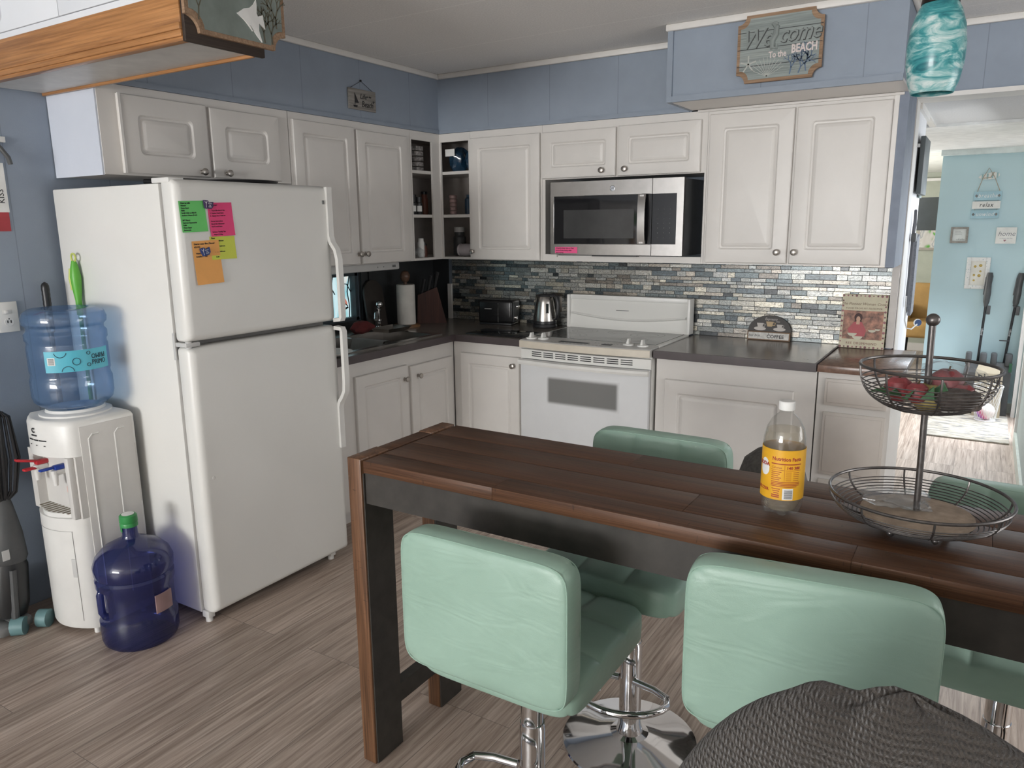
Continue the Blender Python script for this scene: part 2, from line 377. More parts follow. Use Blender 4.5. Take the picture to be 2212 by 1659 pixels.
        def h(u, v, top):
            e = max(0, (1-abs(u)**p))**(1/p)*max(0, (1-abs(v)**p))**(1/p); z = e*t/2
            z += bulge*(1-u*u)*(1-v*v)
            if top:
                for k in range(grid[0]): z -= groove*math.exp(-((u-(-1+2*(k+1)/(grid[0]+1)))*w/2/.008)**2)*e
                for k in range(grid[1]): z -= groove*math.exp(-((v-(-1+2*(k+1)/(grid[1]+1)))*d/2/.008)**2)*e
            return z
        f = f or s.f; top = {}; bot = {}
        for i, u in enumerate(us):
            for j, v in enumerate(vs):
                x, y = plan(u, v); edge = i in (0, len(us)-1) or j in (0, len(vs)-1)
                top[i, j] = s.bm.verts.new(f(Vector((x, y, 0 if edge else h(u, v, True)))))
                bot[i, j] = top[i, j] if edge else s.bm.verts.new(f(Vector((x, y, -h(u, v, False)))))
        for i in range(len(us)-1):
            for j in range(len(vs)-1):
                q4 = [(i, j), (i+1, j), (i+1, j+1), (i, j+1)]
                s.bm.faces.new([top[k] for k in q4])
                try: s.bm.faces.new([bot[k] for k in q4[::-1]])
                except ValueError: pass
        return s

WL = {}
def obj(name, mb, m, parent=None, smooth=True, base=False, kind=None, label=None, angle=32):
    bm = mb.bm
    bmesh.ops.remove_doubles(bm, verts=bm.verts, dist=1e-6)
    bmesh.ops.recalc_face_normals(bm, faces=bm.faces)
    me = bpy.data.meshes.new(name)
    lo = Vector((min(v.co[i] for v in bm.verts) for i in range(3))); hi = Vector((max(v.co[i] for v in bm.verts) for i in range(3)))
    c = (lo+hi)/2
    if parent is None: c.z = lo.z
    for v in bm.verts: v.co -= c
    bm.to_mesh(me); bm.free()
    for x in (m if isinstance(m, (list, tuple)) else [m]): me.materials.append(x)
    if smooth:
        me.polygons.foreach_set('use_smooth', [True]*len(me.polygons)); me.set_sharp_from_angle(angle=R(angle))
    o = bpy.data.objects.new(name, me); COL.objects.link(o); WL[o] = c
    if parent: o.parent = parent; o.location = c-WL[parent]
    else: o.location = c
    if kind: o['kind'] = kind
    if label: o['label'] = label
    return o
def tag(o, label, cat, group=None):
    o['label'] = label; o['category'] = cat
    if group: o['group'] = group
    return o
def thing(name, label, cat, loc=(0, 0, 0), group=None):
    o = bpy.data.objects.new(name, None); COL.objects.link(o); o.location = loc; o.empty_display_size = .05
    WL[o] = Vector(loc); return tag(o, label, cat, group)
def struct(name, mb, m, **k): return obj(name, mb, m, None, kind='structure', **k)
def B(*a, **k): return MB().box(*a, **k)
def dup(root, loc, rz, label, group=None):
    r = root.copy(); COL.objects.link(r); r.location = loc; r.rotation_euler = (0, 0, rz); r['label'] = label
    if group: r['group'] = group
    for ch in list(root.children):
        c = ch.copy(); COL.objects.link(c); c.parent = r
        for g in list(ch.children):
            d = g.copy(); COL.objects.link(d); d.parent = c
    return r
def knob(u, v, f, parent, w=.02):
    """mushroom cabinet knob on the w side of frame f"""
    mb = MB()
    prof = [(.009, 0), (.008, .004), (.0055, .009), (.006, .014), (.0135, .019), (.0155, .023), (.0145, .027), (.009, .0295), (0, .0305)]
    rs = [[(u+r*math.cos(2*math.pi*k/18), v+r*math.sin(2*math.pi*k/18), w+h) for k in range(18)] for r, h in prof[:-1]]
    mb.rings(rs, f=f); return obj('knob', mb, nickel, parent)

# ================================================================ room shell
CZ = 2.4235
struct('floor', B(-.2, 5.4, -10.4, 7, -.06, 0), floor_m, smooth=False)
struct('ceiling', B(-.12, 5.3, -10.3, .15, CZ, CZ+.08), ceil_m, smooth=False)
mb = MB()   # left wall with the sink-window hole
for a in ((-10.3, -1.56, 0, CZ), (-.745, .15, 0, CZ), (-1.56, -.745, 0, .975), (-1.56, -.745, 1.265, CZ)): mb.box(-.12, 0, a[0], a[1], a[2], a[3])
struct('wall_left', mb, blue_y, smooth=False)
mb = MB(); mb.box(0, 2.9, 0, .15, 0, CZ); mb.box(2.9, 3.56, 0, .15, 2.112, CZ); mb.box(3.56, 5.2, 0, .15, 0, CZ)
struct('wall_back', mb, blue_x, smooth=False)
struct('trim_header', B(2.9, 3.56, -.012, .16, 2.098, 2.118), trimw, smooth=False)
mb = MB()
for a in ((-10.3, -5.9, 0, CZ), (-4.5, -2.55, 0, CZ), (-.95, .15, 0, CZ), (-5.9, -4.5, 0, .8), (-5.9, -4.5, 2.1, CZ), (-2.55, -.95, 0, .7), (-2.55, -.95, 2.0, CZ)): mb.box(5.2, 5.32, a[0], a[1], a[2], a[3])
struct('wall_right', mb, trimw, smooth=False)
mb = MB()
for a in ((-.12, .25, 0, CZ), (2.95, 5.32, 0, CZ), (.25, 2.95, 0, .72), (.25, 2.95, 2.18, CZ)): mb.box(a[0], a[1], -10.3, -10.2, a[2], a[3])
struct('wall_rear', mb, trimw, smooth=False)
mb = MB()
for x in (.25, 1.57, 2.89): mb.box(x, x+.06, -10.24, -10.19, .72, 2.18)
for z in (.72, 2.12): mb.box(.25, 2.95, -10.24, -10.19, z, z+.06)
struct('window_2', mb, trimw, smooth=False)
mb = MB()
for y in (-5.9, -4.56): mb.box(5.19, 5.24, y, y+.06, .8, 2.1)
for z in (.8, 2.04): mb.box(5.19, 5.24, -5.9, -4.5, z, z+.06)
struct('window_3', mb, trimw, smooth=False)
mb = MB()
for y in (-2.55, -1.01): mb.box(5.19, 5.24, y, y+.06, .7, 2.0)
for z in (.7, 1.94): mb.box(5.19, 5.24, -2.55, -.95, z, z+.06)
struct('added_window', mb, trimw, smooth=False)  # unseen frame made up for the added fill lamp on this side
# soffits over the cabinets, boxed and painted blue
struct('wall_soffit_left', B(0, .339, -2.467, -.339, 2.0835, CZ), blue_y, smooth=False)
struct('wall_soffit_back', B(0, 1.925, -.339, 0, 2.0835, CZ), blue_x, smooth=False)
mb = B(1.925, 2.9, -.66, 0, 2.0985, CZ)
sof = struct('wall_soffit_right', mb, blue_x, smooth=False)
mb = MB(); mb.box(1.9145, 1.940, -.6715, -.655, 2.086, CZ-.001); mb.box(1.940, 2.9, -.671, -.655, 2.086, 2.112); mb.box(1.915, 1.931, -.655, -.342, 2.086, 2.110)
mb.box(.351, 1.914, -.350, -.3395, 2.083, 2.103); mb.box(.3395, .350, -2.467, -.3395, 2.083, 2.103)
struct('trim_1', mb, blueplain, smooth=False)
struct('trim_soffit_underside', B(1.93, 2.9, -.655, -.341, 2.088, 2.099), cab, smooth=False)
def mould(name, *bs):
    mb = MB()
    for b in bs: mb.box(*b, bev=.006)
    return struct(name, mb, trimw)
mould('trim_2', (.339, .357, -2.467, -.339, CZ-.030, CZ), (.3575, 1.9045, -.357, -.339, CZ-.030, CZ), (1.905, 2.918, -.680, -.655, CZ-.030, CZ), (1.905, 1.925, -.6549, -.358, CZ-.030, CZ), (2.9, 5.2, -.018, 0, CZ-.03, CZ), (2.9, 2.918, -.6549, -.019, CZ-.03, CZ))
# the left wall's upper part in front of the soffit line
# corner end of the cabinet run: painted wall return and white casing toward the hall
mb = MB(); mb.box(2.862, 2.90, -.341, .0, 1.33, 2.10)
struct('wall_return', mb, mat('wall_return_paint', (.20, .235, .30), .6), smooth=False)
struct('trim_end', B(2.8655, 2.8985, -.03, -.0005, .914, 1.3295), mat('trim_warm_grey', (.50, .475, .455), .5), smooth=False)
struct('wall_hall_left', B(2.80, 2.90, .15, .68, 0, 2.105), mat('hall_white_paint', (.74, .74, .76), .5, var=.02), smooth=False)
mb = MB(); mb.box(2.89, 2.905, 0, .16, 0, 2.1); mb.box(2.9, 2.915, .15, .68, 2.07, 2.104); mb.box(2.88, 2.915, .68, 1.2, 2.09, 2.104)
struct('trim_casing', mb, trimw, smooth=False)
struct('ceiling_hall', B(2.80, 3.56, .15, 1.2, 2.104, 2.2), hceil, smooth=False)
struct('ceiling_back_room', B(.5, 3.62, 1.2, 6.2, 2.088, 2.2), mat('smooth_white_ceiling', (.78, .78, .76), .7), smooth=False)
struct('trim_hall_crown', B(2.86, 3.55, 2.945, 3.0, 2.045, 2.09), mat('pale_aqua_trim', (.68, .76, .75), .5), smooth=False)
struct('wall_hall_far', B(2.872, 3.62, 3.0, 3.12, 0, 2.09), hallblue, smooth=False)
mb = MB()
for a in ((.15, .3, 0, 2.1), (.3, 1.2, 0, .7), (.3, 1.2, 2.0, 2.1), (1.2, 2.05, 0, 2.1), (2.05, 2.85, 2.06, 2.1), (2.85, 3.1, 0, 2.1)): mb.box(3.55, 3.67, a[0], a[1], a[2], a[3])
struct('wall_hall_right', mb, hallgrey, smooth=False)
mb = MB(); mb.box(3.535, 3.56, 1.98, 2.05, 0, 2.06); mb.box(3.545, 3.66, 2.04, 2.07, 0, 2.06); mb.box(3.535, 3.56, 2.83, 2.91, 0, 2.06); mb.box(3.535, 3.56, 1.98, 2.91, 2.03, 2.10)
struct('trim_door_casing', mb, trimw, smooth=False)
mb = MB(); mb.box(3.60, 3.63, 2.07, 2.15, .02, 2.03); mb.box(3.60, 3.63, 2.76, 2.84, .02, 2.03); mb.box(3.60, 3.63, 2.1, 2.8, .02, .12); mb.box(3.60, 3.63, 2.1, 2.8, 1.93, 2.03)
struct('door_1', mb, trimw, smooth=False)
mb = MB(); mb.box(2.872, 3.55, 2.985, 3.0, 0, .08); mb.box(3.535, 3.55, .15, 1.98, 0, .085)
struct('baseboard_hall', mb, mat('sage_baseboard', (.55, .58, .52), .5), smooth=False)
mb = MB(); mb.box(.5, 3.62, 6.1, 6.2, 0, 2.09); mb.box(.4, .5, .15, 2.7, 0, 2.09); mb.box(.4, .5, 4.5, 6.2, 0, 2.09)
mb.box(.4, .5, 2.7, 4.5, 0, .7); mb.box(2.88, 2.98, 3.12, 6.2, 0, 2.09)
struct('wall_back_room', mb, greenw, smooth=False)
mb = MB(); mb.box(.5, 2.88, 6.05, 6.1, 1.99, 2.02); mb.box(.5, 2.88, 6.08, 6.1, 0, .09)
struct('trim_back_room', mb, trimw, smooth=False)

# stained-glass window over the sink
mb = MB()
for a in ((-1.56, -1.535), (-.77, -.745)): mb.box(-.07, -.005, a[0], a[1], .975, 1.265)
for z in (.975, 1.245): mb.box(-.07, -.005, -1.56, -.745, z, z+.02)
win = struct('window_1', mb, mat('window_frame_dark', (.045, .060, .070), .5), smooth=False)
pane = obj('pane', B(-.055, -.050, -1.54, -.765, .99, 1.25), emit('stained_glass', (1, 1, 1), .95, ((.8, 13, 2.2), [(.3, (.62, .60, .50)), (.42, (.32, .62, .66)), (.5, (.60, .78, .82)), (.58, (.25, .55, .62)), (.68, (.72, .70, .66))])), win, smooth=False)
mb = MB()
def came(pts, r=.0032): mb.tube([(-.045, a, b) for a, b in pts], r, 6)
for k in range(6):
    o = -.14*k
    came([(-.775+o, 1.25), (-.80+o, 1.15), (-.785+o, 1.06), (-.79+o, .99)])
    came([(-.85+o, 1.25), (-.83+o, 1.17), (-.845+o, 1.10), (-.86+o, .99)])
    came([(-.765+o, 1.14), (-.80+o, 1.195), (-.835+o, 1.20), (-.86+o, 1.15), (-.865+o, 1.08)])
came([(-.885, .985), (-.86, 1.03), (-.83, 1.045), (-.80, 1.055)], .006); came([(-.86, 1.03), (-.855, 1.07), (-.83, 1.085), (-.80, 1.062)], .003)
obj('lead_came', mb, ink, pane)
mb = MB(frame((-.049, 0, 0), Y, Z)); mb.prism([(-.80, 1.062), (-.83, 1.083), (-.832, 1.10), (-.822, 1.115), (-.81, 1.10), (-.802, 1.085)], 0, .002)
obj('coloured_glass', mb, emit('coral_glass', (.62, .22, .16), .7), pane, label='coral red flower piece of stained glass')

# dark painted splash panel round the sink window and in the corner
mb = MB()
for a in ((-1.764, -1.56, .914, 1.333), (-.745, -.004, .914, 1.333), (-1.56, -.745, .914, .975), (-1.56, -.745, 1.265, 1.333)): mb.box(.0005, .004, *a)
mb.box(.004, .138, -.004, -.0005, .914, 1.333)
for y in (-.735, -.665): mb.box(.004, .016, y, y+.03, .93, 1.31)
struct('wall_splash_panel', mb, mat('charcoal_splash_paint', (.032, .035, .037), .45), smooth=False)
# mosaic backsplash: individually tinted strip tiles in a dark grout bed
mb = MB(); bm = mb.bm; lay = bm.verts.layers.float_color.new('tint')
pal = [(.62, .60, .54), (.75, .71, .61), (.48, .49, .48), (.13, .165, .19), (.22, .26, .275), (.07, .08, .09), (.55, .56, .55), (.33, .35, .35), (.72, .71, .67), (.30, .27, .24), (.17, .215, .235), (.58, .53, .47), (.42, .44, .43)]
z = .916; k = 0
hs = [.0185, .0265, .0170, .0170, .0250, .0160, .0135]
while z < 1.330:
    h = min(hs[k % 7], 1.335-z); x = .170-random.random()*.05
    while x < 2.864:
        L = random.choice((.036, .05, .05, .065, .08, .10, .125, .15)); x1 = min(x+L, 2.864)
        if x1 > .172 and x1-x > .004:
            n0 = len(bm.verts); mb.box(max(x, .170), x1, -.009, -.003, z, z+h); bm.verts.ensure_lookup_table(); c = random.choice(pal); g = random.uniform(.58, 1.0)
            for v in bm.verts[n0:]: v[lay] = (c[0]*g, c[1]*g, c[2]*g, 1)
        x = x1+.0028
    z += h+.0028; k += 1
tiles = struct('wall_backsplash', mb, tilem, smooth=False)
struct('trim_grout_bed', B(.168, 2.866, -.006, 0, .914, 1.336), grout, smooth=False)
struct('trim_tile_edge', B(.138, .168, -.022, 0, .914, 1.150), trimw, smooth=False)

# ================================================================ cabinets
FB = frame((0, -.341, 0), X, Z)      # back run, upper faces
FL = frame((.341, 0, 0), Y, Z)       # left run, upper faces
FBB = frame((0, -.60, 0), X, Z); FLB = frame((.60, 0, 0), Y, Z)
ZB, ZT = 1.333, 2.082
def cabinet(name, label, body, doors, f, cat='cabinet', extra=None, m=cab, group=None):
    c = tag(obj(name, body, m, None, smooth=False), label, cat, group)
    for (u0, u1, v0, v1, ku, kv, kw) in doors:
        mb = MB(f); mb.door(u0, u1, v0, v1, **kw); d = obj('door', mb, m, c, angle=14)
        if ku is not None: knob(ku, kv, f, d)
    return c
# over the fridge
mb = MB(); mb.box(.004, .341, -2.467, -1.537, 1.745, ZT)
c = cabinet('wall_cabinet', 'small white two-door cabinet mounted above the refrigerator', mb,
    [(-2.392, -2.002, 1.752, 2.050, -2.050, 1.773, dict(m=.075, rad=.02)), (-1.985, -1.607, 1.752, 2.045, -1.922, 1.773, dict(m=.075, rad=.02))], FL)
obj('end_panel', B(.004, .338, -2.474, -2.467, 1.742, ZT), endwhite, c, smooth=False, label='pale blue side panel')
obj('door_edge_strip', B(.361, .366, -2.398, -2.388, 1.752, 2.05), trimw, c.children[0], smooth=False)
# over the sink
mb = MB(); mb.box(.004, .341, -1.533, -.622, ZB, ZT)
cabinet('wall_cabinet', 'tall white two-door wall cabinet between refrigerator cabinet and corner shelves', mb,
    [(-1.520, -1.099, 1.338, 2.048, -1.112, 1.391, {}), (-1.082, -.668, 1.336, 2.040, -1.060, 1.391, {})], FL)
# open corner shelf unit
cs = thing('corner_shelf_unit', 'open white corner shelf unit between the two runs of wall cabinets', 'shelf', (.18, -.17, ZB))
mb = MB()
mb.box(.004, .341, -.620, -.608, ZB, ZT); mb.box(.558, .572, -.341, -.004, ZB, ZT)
mb.box(.329, .341, -.415, -.329, ZB, ZT); mb.box(.341, .352, -.341, -.329, ZB, ZT)
mb.box(.329, .341, -.608, -.415, 2.032, ZT); mb.box(.352, .558, -.341, -.329, 2.034, ZT); mb.box(.329, .341, -.608, -.415, ZB, ZB+.014); mb.box(.352, .558, -.341, -.329, ZB, ZB+.014)
obj('face_frame', mb, cab, cs, smooth=False)
def Lsh(z0, z1): return MB().prism([(.011, -.607), (.3275, -.607), (.3275, -.3285), (.557, -.3285), (.557, -.011), (.011, -.011)], z0, z1)
for z in (1.596, 1.853): obj('shelf', Lsh(z-.009, z+.009), cab, cs, smooth=False)
obj('bottom_panel', Lsh(ZB, ZB+.014), cab, cs, smooth=False)
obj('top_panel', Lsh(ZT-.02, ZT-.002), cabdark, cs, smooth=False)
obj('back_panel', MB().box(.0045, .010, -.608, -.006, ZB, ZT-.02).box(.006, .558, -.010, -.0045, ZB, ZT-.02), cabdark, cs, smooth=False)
# back run uppers
mb = MB(); mb.box(.573, 1.066, -.341, -.004, ZB, ZT)
cabinet('wall_cabinet', 'single-door white wall cabinet left of the microwave', mb, [(.579, 1.056, 1.335, 2.042, .595, 1.383, {})], FB)
mb = MB(); mb.box(1.067, 2.014, -.341, -.004, 1.785, ZT); mb.box(1.067, 1.086, -.341, -.004, ZB, 1.785); mb.box(2.003, 2.014, -.341, -.004, ZB, 1.785)
c = cabinet('wall_cabinet', 'short white two-door cabinet directly above the microwave', mb,
    [(1.072, 1.522, 1.790, 2.040, 1.448, 1.821, dict(m=.06)), (1.535, 1.984, 1.788, 2.043, 1.582, 1.822, dict(m=.06))], FB)
mb = MB(); mb.box(1.086, 2.003, -.345, -.10, ZB, 1.347); mb.box(1.086, 2.003, -.345, -.335, 1.347, 1.366); mb.box(1.086, 1.17, -.36, -.335, 1.357, 1.372)
obj('bottom_rail', mb, cab, c, smooth=False)
mb = MB(); mb.box(2.015, 2.862, -.341, -.004, ZB, 2.0975)
c = cabinet('wall_cabinet', 'tall white two-door wall cabinet right of the microwave, under the welcome sign', mb,
    [(2.027, 2.428, 1.340, 2.060, 2.385, 1.395, dict(m=.07)), (2.440, 2.839, 1.340, 2.060, 2.466, 1.396, dict(m=.07))], FB)
obj('top_moulding', B(1.96, 2.88, -.352, -.341, 2.075, 2.087, bev=.003), cab, c)
obj('side_stile', B(2.843, 2.862, -.3465, -.341, ZB, 2.09), cab, c, smooth=False)
# base cabinets
KZ = .874
mb = MB(); mb.box(.004, .60, -1.745, -.60, .10, KZ-.001); mb.box(.004, .54, -1.745, -.60, 0, .10)
# hollow for the sink bowl is left open at the top
c = thing('base_cabinet', 'white two-door base cabinet under the sink', 'cabinet', (.3, -1.17, 0))
mb2 = MB(); mb2.box(.58, .60, -1.745, -.60, .10, KZ-.001); mb2.box(.004, .58, -1.745, -1.727, .10, KZ-.001); mb2.box(.004, .58, -1.727, -.60, .10, .118); mb2.box(.50, .52, -1.745, -.55, 0, .10)
mb.bm.free(); obj('carcass', mb2, cab, c, smooth=False)
for u0, u1, zt, ku in ((-1.457, -1.050, .795, -1.081), (-1.022, -.632, .782, -.965)):
    m_ = MB(FLB); m_.door(u0, u1, .14, zt); d = obj('door', m_, cab, c, angle=14); knob(ku, .721, FLB, d)
mb = MB(); mb.box(.605, 1.100, -.60, -.004, .10, KZ-.001); mb.box(.605, 1.100, -.54, -.004, 0, .10)
cabinet('base_cabinet', 'single-door white base cabinet in the corner left of the oven', mb, [(.663, 1.070, .14, .805, 1.035, .756, {})], FBB)
mb = MB(); mb.box(1.880, 2.650, -.60, -.004, .10, KZ-.001); mb.box(1.88, 2.65, -.54, -.004, 0, .10)
cabinet('base_cabinet', 'white base cabinet with one wide door right of the oven', mb, [(1.930, 2.556, .14, .768, None, 0, dict(m=.07))], FBB)
c = tag(obj('base_cabinet', MB().box(2.656, 2.962, -.60, -.004, .10, KZ-.001).box(2.656, 2.962, -.54, -.004, 0, .10), cab, None, smooth=False), 'narrow cream drawer cabinet at the end of the counter by the doorway', 'cabinet')
for a, b in ((.722, .845), (.395, .690), (.14, .37)):
    mb = MB(FBB); mb.box(2.688, 2.945, a, b, 0, .010, bev=.002); mb.box(2.700, 2.933, a+.014, b-.014, .010, .0125, bev=.002)
    obj('drawer_front', mb, mat('cabinet_cream', (.62, .575, .53), .42, var=.02) if 'cabinet_cream' not in MATS else MATS['cabinet_cream'], c)

# worktops
def slab(mb, *b): return mb.box(*b, bev=.003)
wt = thing('worktop', 'L-shaped grey-brown laminate worktop around the sink corner', 'countertop', (.33, -.8, .875))
mb = MB(); SX0, SX1, SY0, SY1 = .11, .565, -1.46, -.70
for b in ((.004, SX0, -1.745, -.004), (SX1, .644, -1.745, -.004), (SX0, SX1, -1.745, SY0), (SX0, SX1, SY1, -.004), (.644, 1.100, -.644, -.004)): mb.box(b[0], b[1], b[2], b[3], .876, .914)
obj('top_surface', mb, counter, wt, smooth=False)
mb = MB(); mb.box(.644, .651, -1.745, -.651, .8745, .9135); mb.box(.644, 1.100, -.651, -.644, .8745, .9135)
obj('edge_band', mb, band, wt, smooth=False)
wt = thing('worktop', 'grey-brown laminate worktop between oven and cookbook', 'countertop', (2.26, -.32, .875))
obj('top_surface', B(1.878, 2.645, -.640, -.010, .876, .914), counter, wt, smooth=False)
obj('edge_band', MB().box(1.878, 2.652, -.648, -.640, .8745, .9138).box(2.645, 2.652, -.640, -.010, .8745, .9138), band, wt, smooth=False)
wt = tag(obj('worktop', B(2.655, 3.005, -.640, -.026, .876, .909, bev=.003), endtop, None), 'reddish brown end worktop under the cookbook, jutting into the doorway', 'countertop')
# sink
sk = thing('sink', 'double-bowl stainless steel sink set in the worktop beside the refrigerator', 'sink', (.34, -1.08, .74))
mb = MB(); r = [(SX0-.02, SX1+.02, SY0-.02, SY1+.02)]
mb.box(SX0-.018, SX0+.05, SY0-.018, SY1+.018, .9145, .919); mb.box(SX1-.02, SX1+.018, SY0-.018, SY1+.018, .9145, .919)
mb.box(SX0+.05, SX1-.02, SY0-.018, SY0+.02, .9145, .919); mb.box(SX0+.05, SX1-.02, SY1-.02, SY1+.018, .9145, .919); mb.box(SX0+.05, SX1-.02, -1.10, -1.06, .9145, .919)
obj('rim', mb, steel, sk, smooth=False)
for a, b in ((SY0+.02, -1.10), (-1.06, SY1-.02)):
    mb = MB(); x0, x1 = SX0+.05, SX1-.02
    mb.rings([[(x0, a, .916), (x1, a, .916), (x1, b, .916), (x0, b, .916)], [(x0+.006, a+.006, .78), (x1-.006, a+.006, .78), (x1-.006, b-.006, .78), (x0+.006, b-.006, .78)],
              [(x0+.04, a+.04, .755), (x1-.04, a+.04, .755), (x1-.04, b-.04, .755), (x0+.04, b-.04, .755)]], cap0=False, cap1=True)
    obj('bowl', mb, steel, sk)

# ================================================================ refrigerator
fr = thing('refrigerator', 'white top-freezer refrigerator with sticky notes on its door', 'refrigerator', (.42, -2.14, 0))
FY0, FY1 = -2.514, -1.766
obj('body', B(.035, .735, FY0, FY1, .035, 1.695, bev=.006), fridge_w, fr)
obj('gasket', B(.735, .746, FY0+.012, FY1-.012, .075, 1.69), fridge_g, fr, smooth=False)
FF = frame((.823, 0, 0), Y, Z)
def fdoor(name, z0, z1):
    mb = MB()
    def rr(i, x, r): 
        a0, a1, b0, b1 = FY0+i, FY1-i, z0+i, z1-i; out = []
        for cx, cy, st in ((a1-r, b1-r, 0), (a0+r, b1-r, 90), (a0+r, b0+r, 180), (a1-r, b0+r, 270)):
            for k in range(6): a = R(st+18*k); out.append((x, cx+r*math.cos(a), cy+r*math.sin(a)))
        return out
    mb.rings([rr(.004, .748, .012), rr(0, .756, .014), rr(0, .795, .014), rr(.003, .806, .014), rr(.009, .8155, .014), rr(.017, .8215, .014), rr(.028, .823, .012)])
    return obj(name, mb, fridge_w, fr)
d1 = fdoor('freezer_door', 1.128, 1.708); d2 = fdoor('fresh_food_door', .048, 1.108)
for d, pts, gr in ((d1, [(.003, 1.704), (.003, 1.50), (.012, 1.47), (.036, 1.44), (.046, 1.40), (.048, 1.30), (.048, 1.150), (.044, 1.138), (.005, 1.134)], 0),
               (d2, [(.005, 1.100), (.044, 1.097), (.048, 1.085), (.048, .86), (.044, .815), (.028, .785), (.012, .765), (.003, .74), (.003, .548)], 0)):
    mb = MB(frame((.823, -1.782, 0), X, Z)); mb.strip(pts, .016, -.016, .013)
    obj('handle', mb, white_pl, d)
obj('badge', B(.823, .826, -1.815, -1.803, 1.632, 1.648, bev=.001), midgrey, d1)
obj('hinge', MB().box(.742, .812, FY0-.004, FY0+.055, 1.110, 1.126, bev=.003).cyl((.80, FY0+.014, 1.106), (.80, FY0+.014, 1.13), .012).box(.736, .748, FY0-.006, FY0-.001, 1.06, 1.16), lightgrey, fr)
obj('hinge_cover', MB().box(.70, .80, FY0-.002, FY0+.06, 1.6955, 1.714, bev=.004), white_pl, fr)
mb = MB(); mb.box(.68, .740, FY0+.05, FY1-.01, .010, .047)
for k in range(7): mb.box(.7402, .743, FY0+.06, FY1-.02, .012+.005*k, .014+.005*k)
obj('base_grille', mb, midgrey, fr, smooth=False)
for yy in (FY0+.03, FY1-.05): obj('leveling_foot', MB().box(.735, .775, yy-.028, yy+.002, .018, .047, bev=.003).cyl((.755, yy-.012, 0), (.755, yy-.012, .03), .014), white_pl, fr)
mb = MB(frame((.823, 0, 0), Y, Z)); mb.lathe([(.007, 0), (.007, .001), (0, .003)], (0, 0, 0), 14, f=lambda p: Vector((.823+p[2], -2.464+p[0], .60+p[1])))
obj('door_button', mb, white_pl, d2)

# notes and magnets on the freezer door
def note(label, u0, u1, v0, v1, col, lines, size, w=.0006, tilt=0, inkm=None, curl=.004, f=None, lead=1.32, x0=.06, start=.07):
    f = f or FF; cu, cv = (u0+u1)/2, (v0+v1)/2; ca, sa = math.cos(tilt), math.sin(tilt)
    g = lambda p: f(Vector((cu+p[0]*ca-p[1]*sa, cv+p[0]*sa+p[1]*ca, w+p[2])))
    W, H = u1-u0, v1-v0
    mb = MB(g); n = 8
    mb.rings([[(-W/2, -H/2+H*i/n, curl*(1-i/n)**2), (W/2, -H/2+H*i/n, curl*(1-i/n)**2), (W/2, -H/2+H*i/n, curl*(1-i/n)**2+.0005), (-W/2, -H/2+H*i/n, curl*(1-i/n)**2+.0005)] for i in range(n+1)])
    t = tag(obj('sticky_note', mb, mat('note_%s' % label.split()[0], col, .8, var=.03)), label, 'note', None)
    mb = MB(lambda p: g(Vector((p[0], p[1], p[2]+.0007+curl*(1-min(1, max(0, (p[1]+H/2)/H)))**2))))
    for i, s in enumerate(lines):
        if s: mb.text(s, -W/2+W*x0, H/2-H*start-size*lead*i, size, align='LEFT', shear=.12, depth=.0002, xs=.86, bold=.00022)
    obj('handwriting', mb, inkm or ink, t, smooth=False)
    return t
note('green handwritten note on the freezer door', -2.500, -2.394, 1.524, 1.633, (.16, .62, .17), ['Water jug refills', 'Walmart', 'Home Depot', 'Publix', 'Family Dollar on Main St', 'Sundance Waters (31-61)', '', 'NPT Plaza is', 'Upstream Supermarket', 'Publix', 'Home Depot', 'Restaurants'], .0070, tilt=R(2), lead=1.22)
note('pink handwritten note beside the green note on the freezer door', -2.383, -2.277, 1.508, 1.629, (.80, .075, .22), ['  Refrigerator:', '', '1.  Top of the door is fine', '2.  Replace bread items', '3.  Garage Door holds ice', '', 'Hoover Instructions', 'Use in the refrigerator', 'Don\'t touch items', '', 'Garbage: Tuesday 7am', '   Week 2: Friday'], .0073, tilt=R(2), inkm=mat('maroon_ink', (.12, .01, .03), .6))
note('lime yellow note partly under the orange note', -2.387, -2.277, 1.423, 1.507, (.62, .68, .10), ['Please', '     Air Conditioners', '        76"', '     for front bedroom', '', '     or back bedroom', '', '      12:30'], .0074, tilt=R(1))
note('long orange note curling off the freezer door', -2.462, -2.348, 1.336, 1.493, (.86, .42, .13), ['Exterior water filter (Planned', '8/21/21)', '', '  Water           is', '  Installed      out'], .0085, w=.0025, tilt=R(2), curl=.006)
def magnet(label, u, v, col, tilt):
    ca, sa = math.cos(tilt), math.sin(tilt)
    g = lambda p: FF(Vector((u+p[0]*ca-p[1]*sa, v+p[0]*sa+p[1]*ca, .005+p[2])))
    mb = MB(g); mb.prism([(-.019, .014), (-.002, .014), (.003, .006), (.021, .010), (.020, -.008), (.012, -.016), (-.013, -.016), (-.017, -.004)], 0, .006)
    m = mat('magnet_'+label.split()[0], col, .4)
    t = tag(obj('fridge_magnet', mb, m), label, 'magnet')
    mb = MB(g)
    for i, s in enumerate(('Water', 'Jug', 'Refill')): mb.text(s, .006, .003-.006*i, .0062, w=.0062, depth=.0001)
    mb.tube([(-.016, .010, .007), (-.010, .002, .007), (-.010, -.012, .007)], .0005, 5); mb.tube([(-.006, .011, .007), (-.010, .002, .007)], .0007, 5)
    obj('print', mb, whiteink, t, smooth=False)
magnet('dark purple magnet holding the green and pink notes', -2.386, 1.622, (.055, .025, .10), R(-3))
magnet('blue magnet holding the orange note', -2.416, 1.455, (.02, .05, .20), R(14))
pn = thing('frying_pan', 'black frying pan lying on top of the refrigerator', 'pan', (.50, -2.0, 1.696))
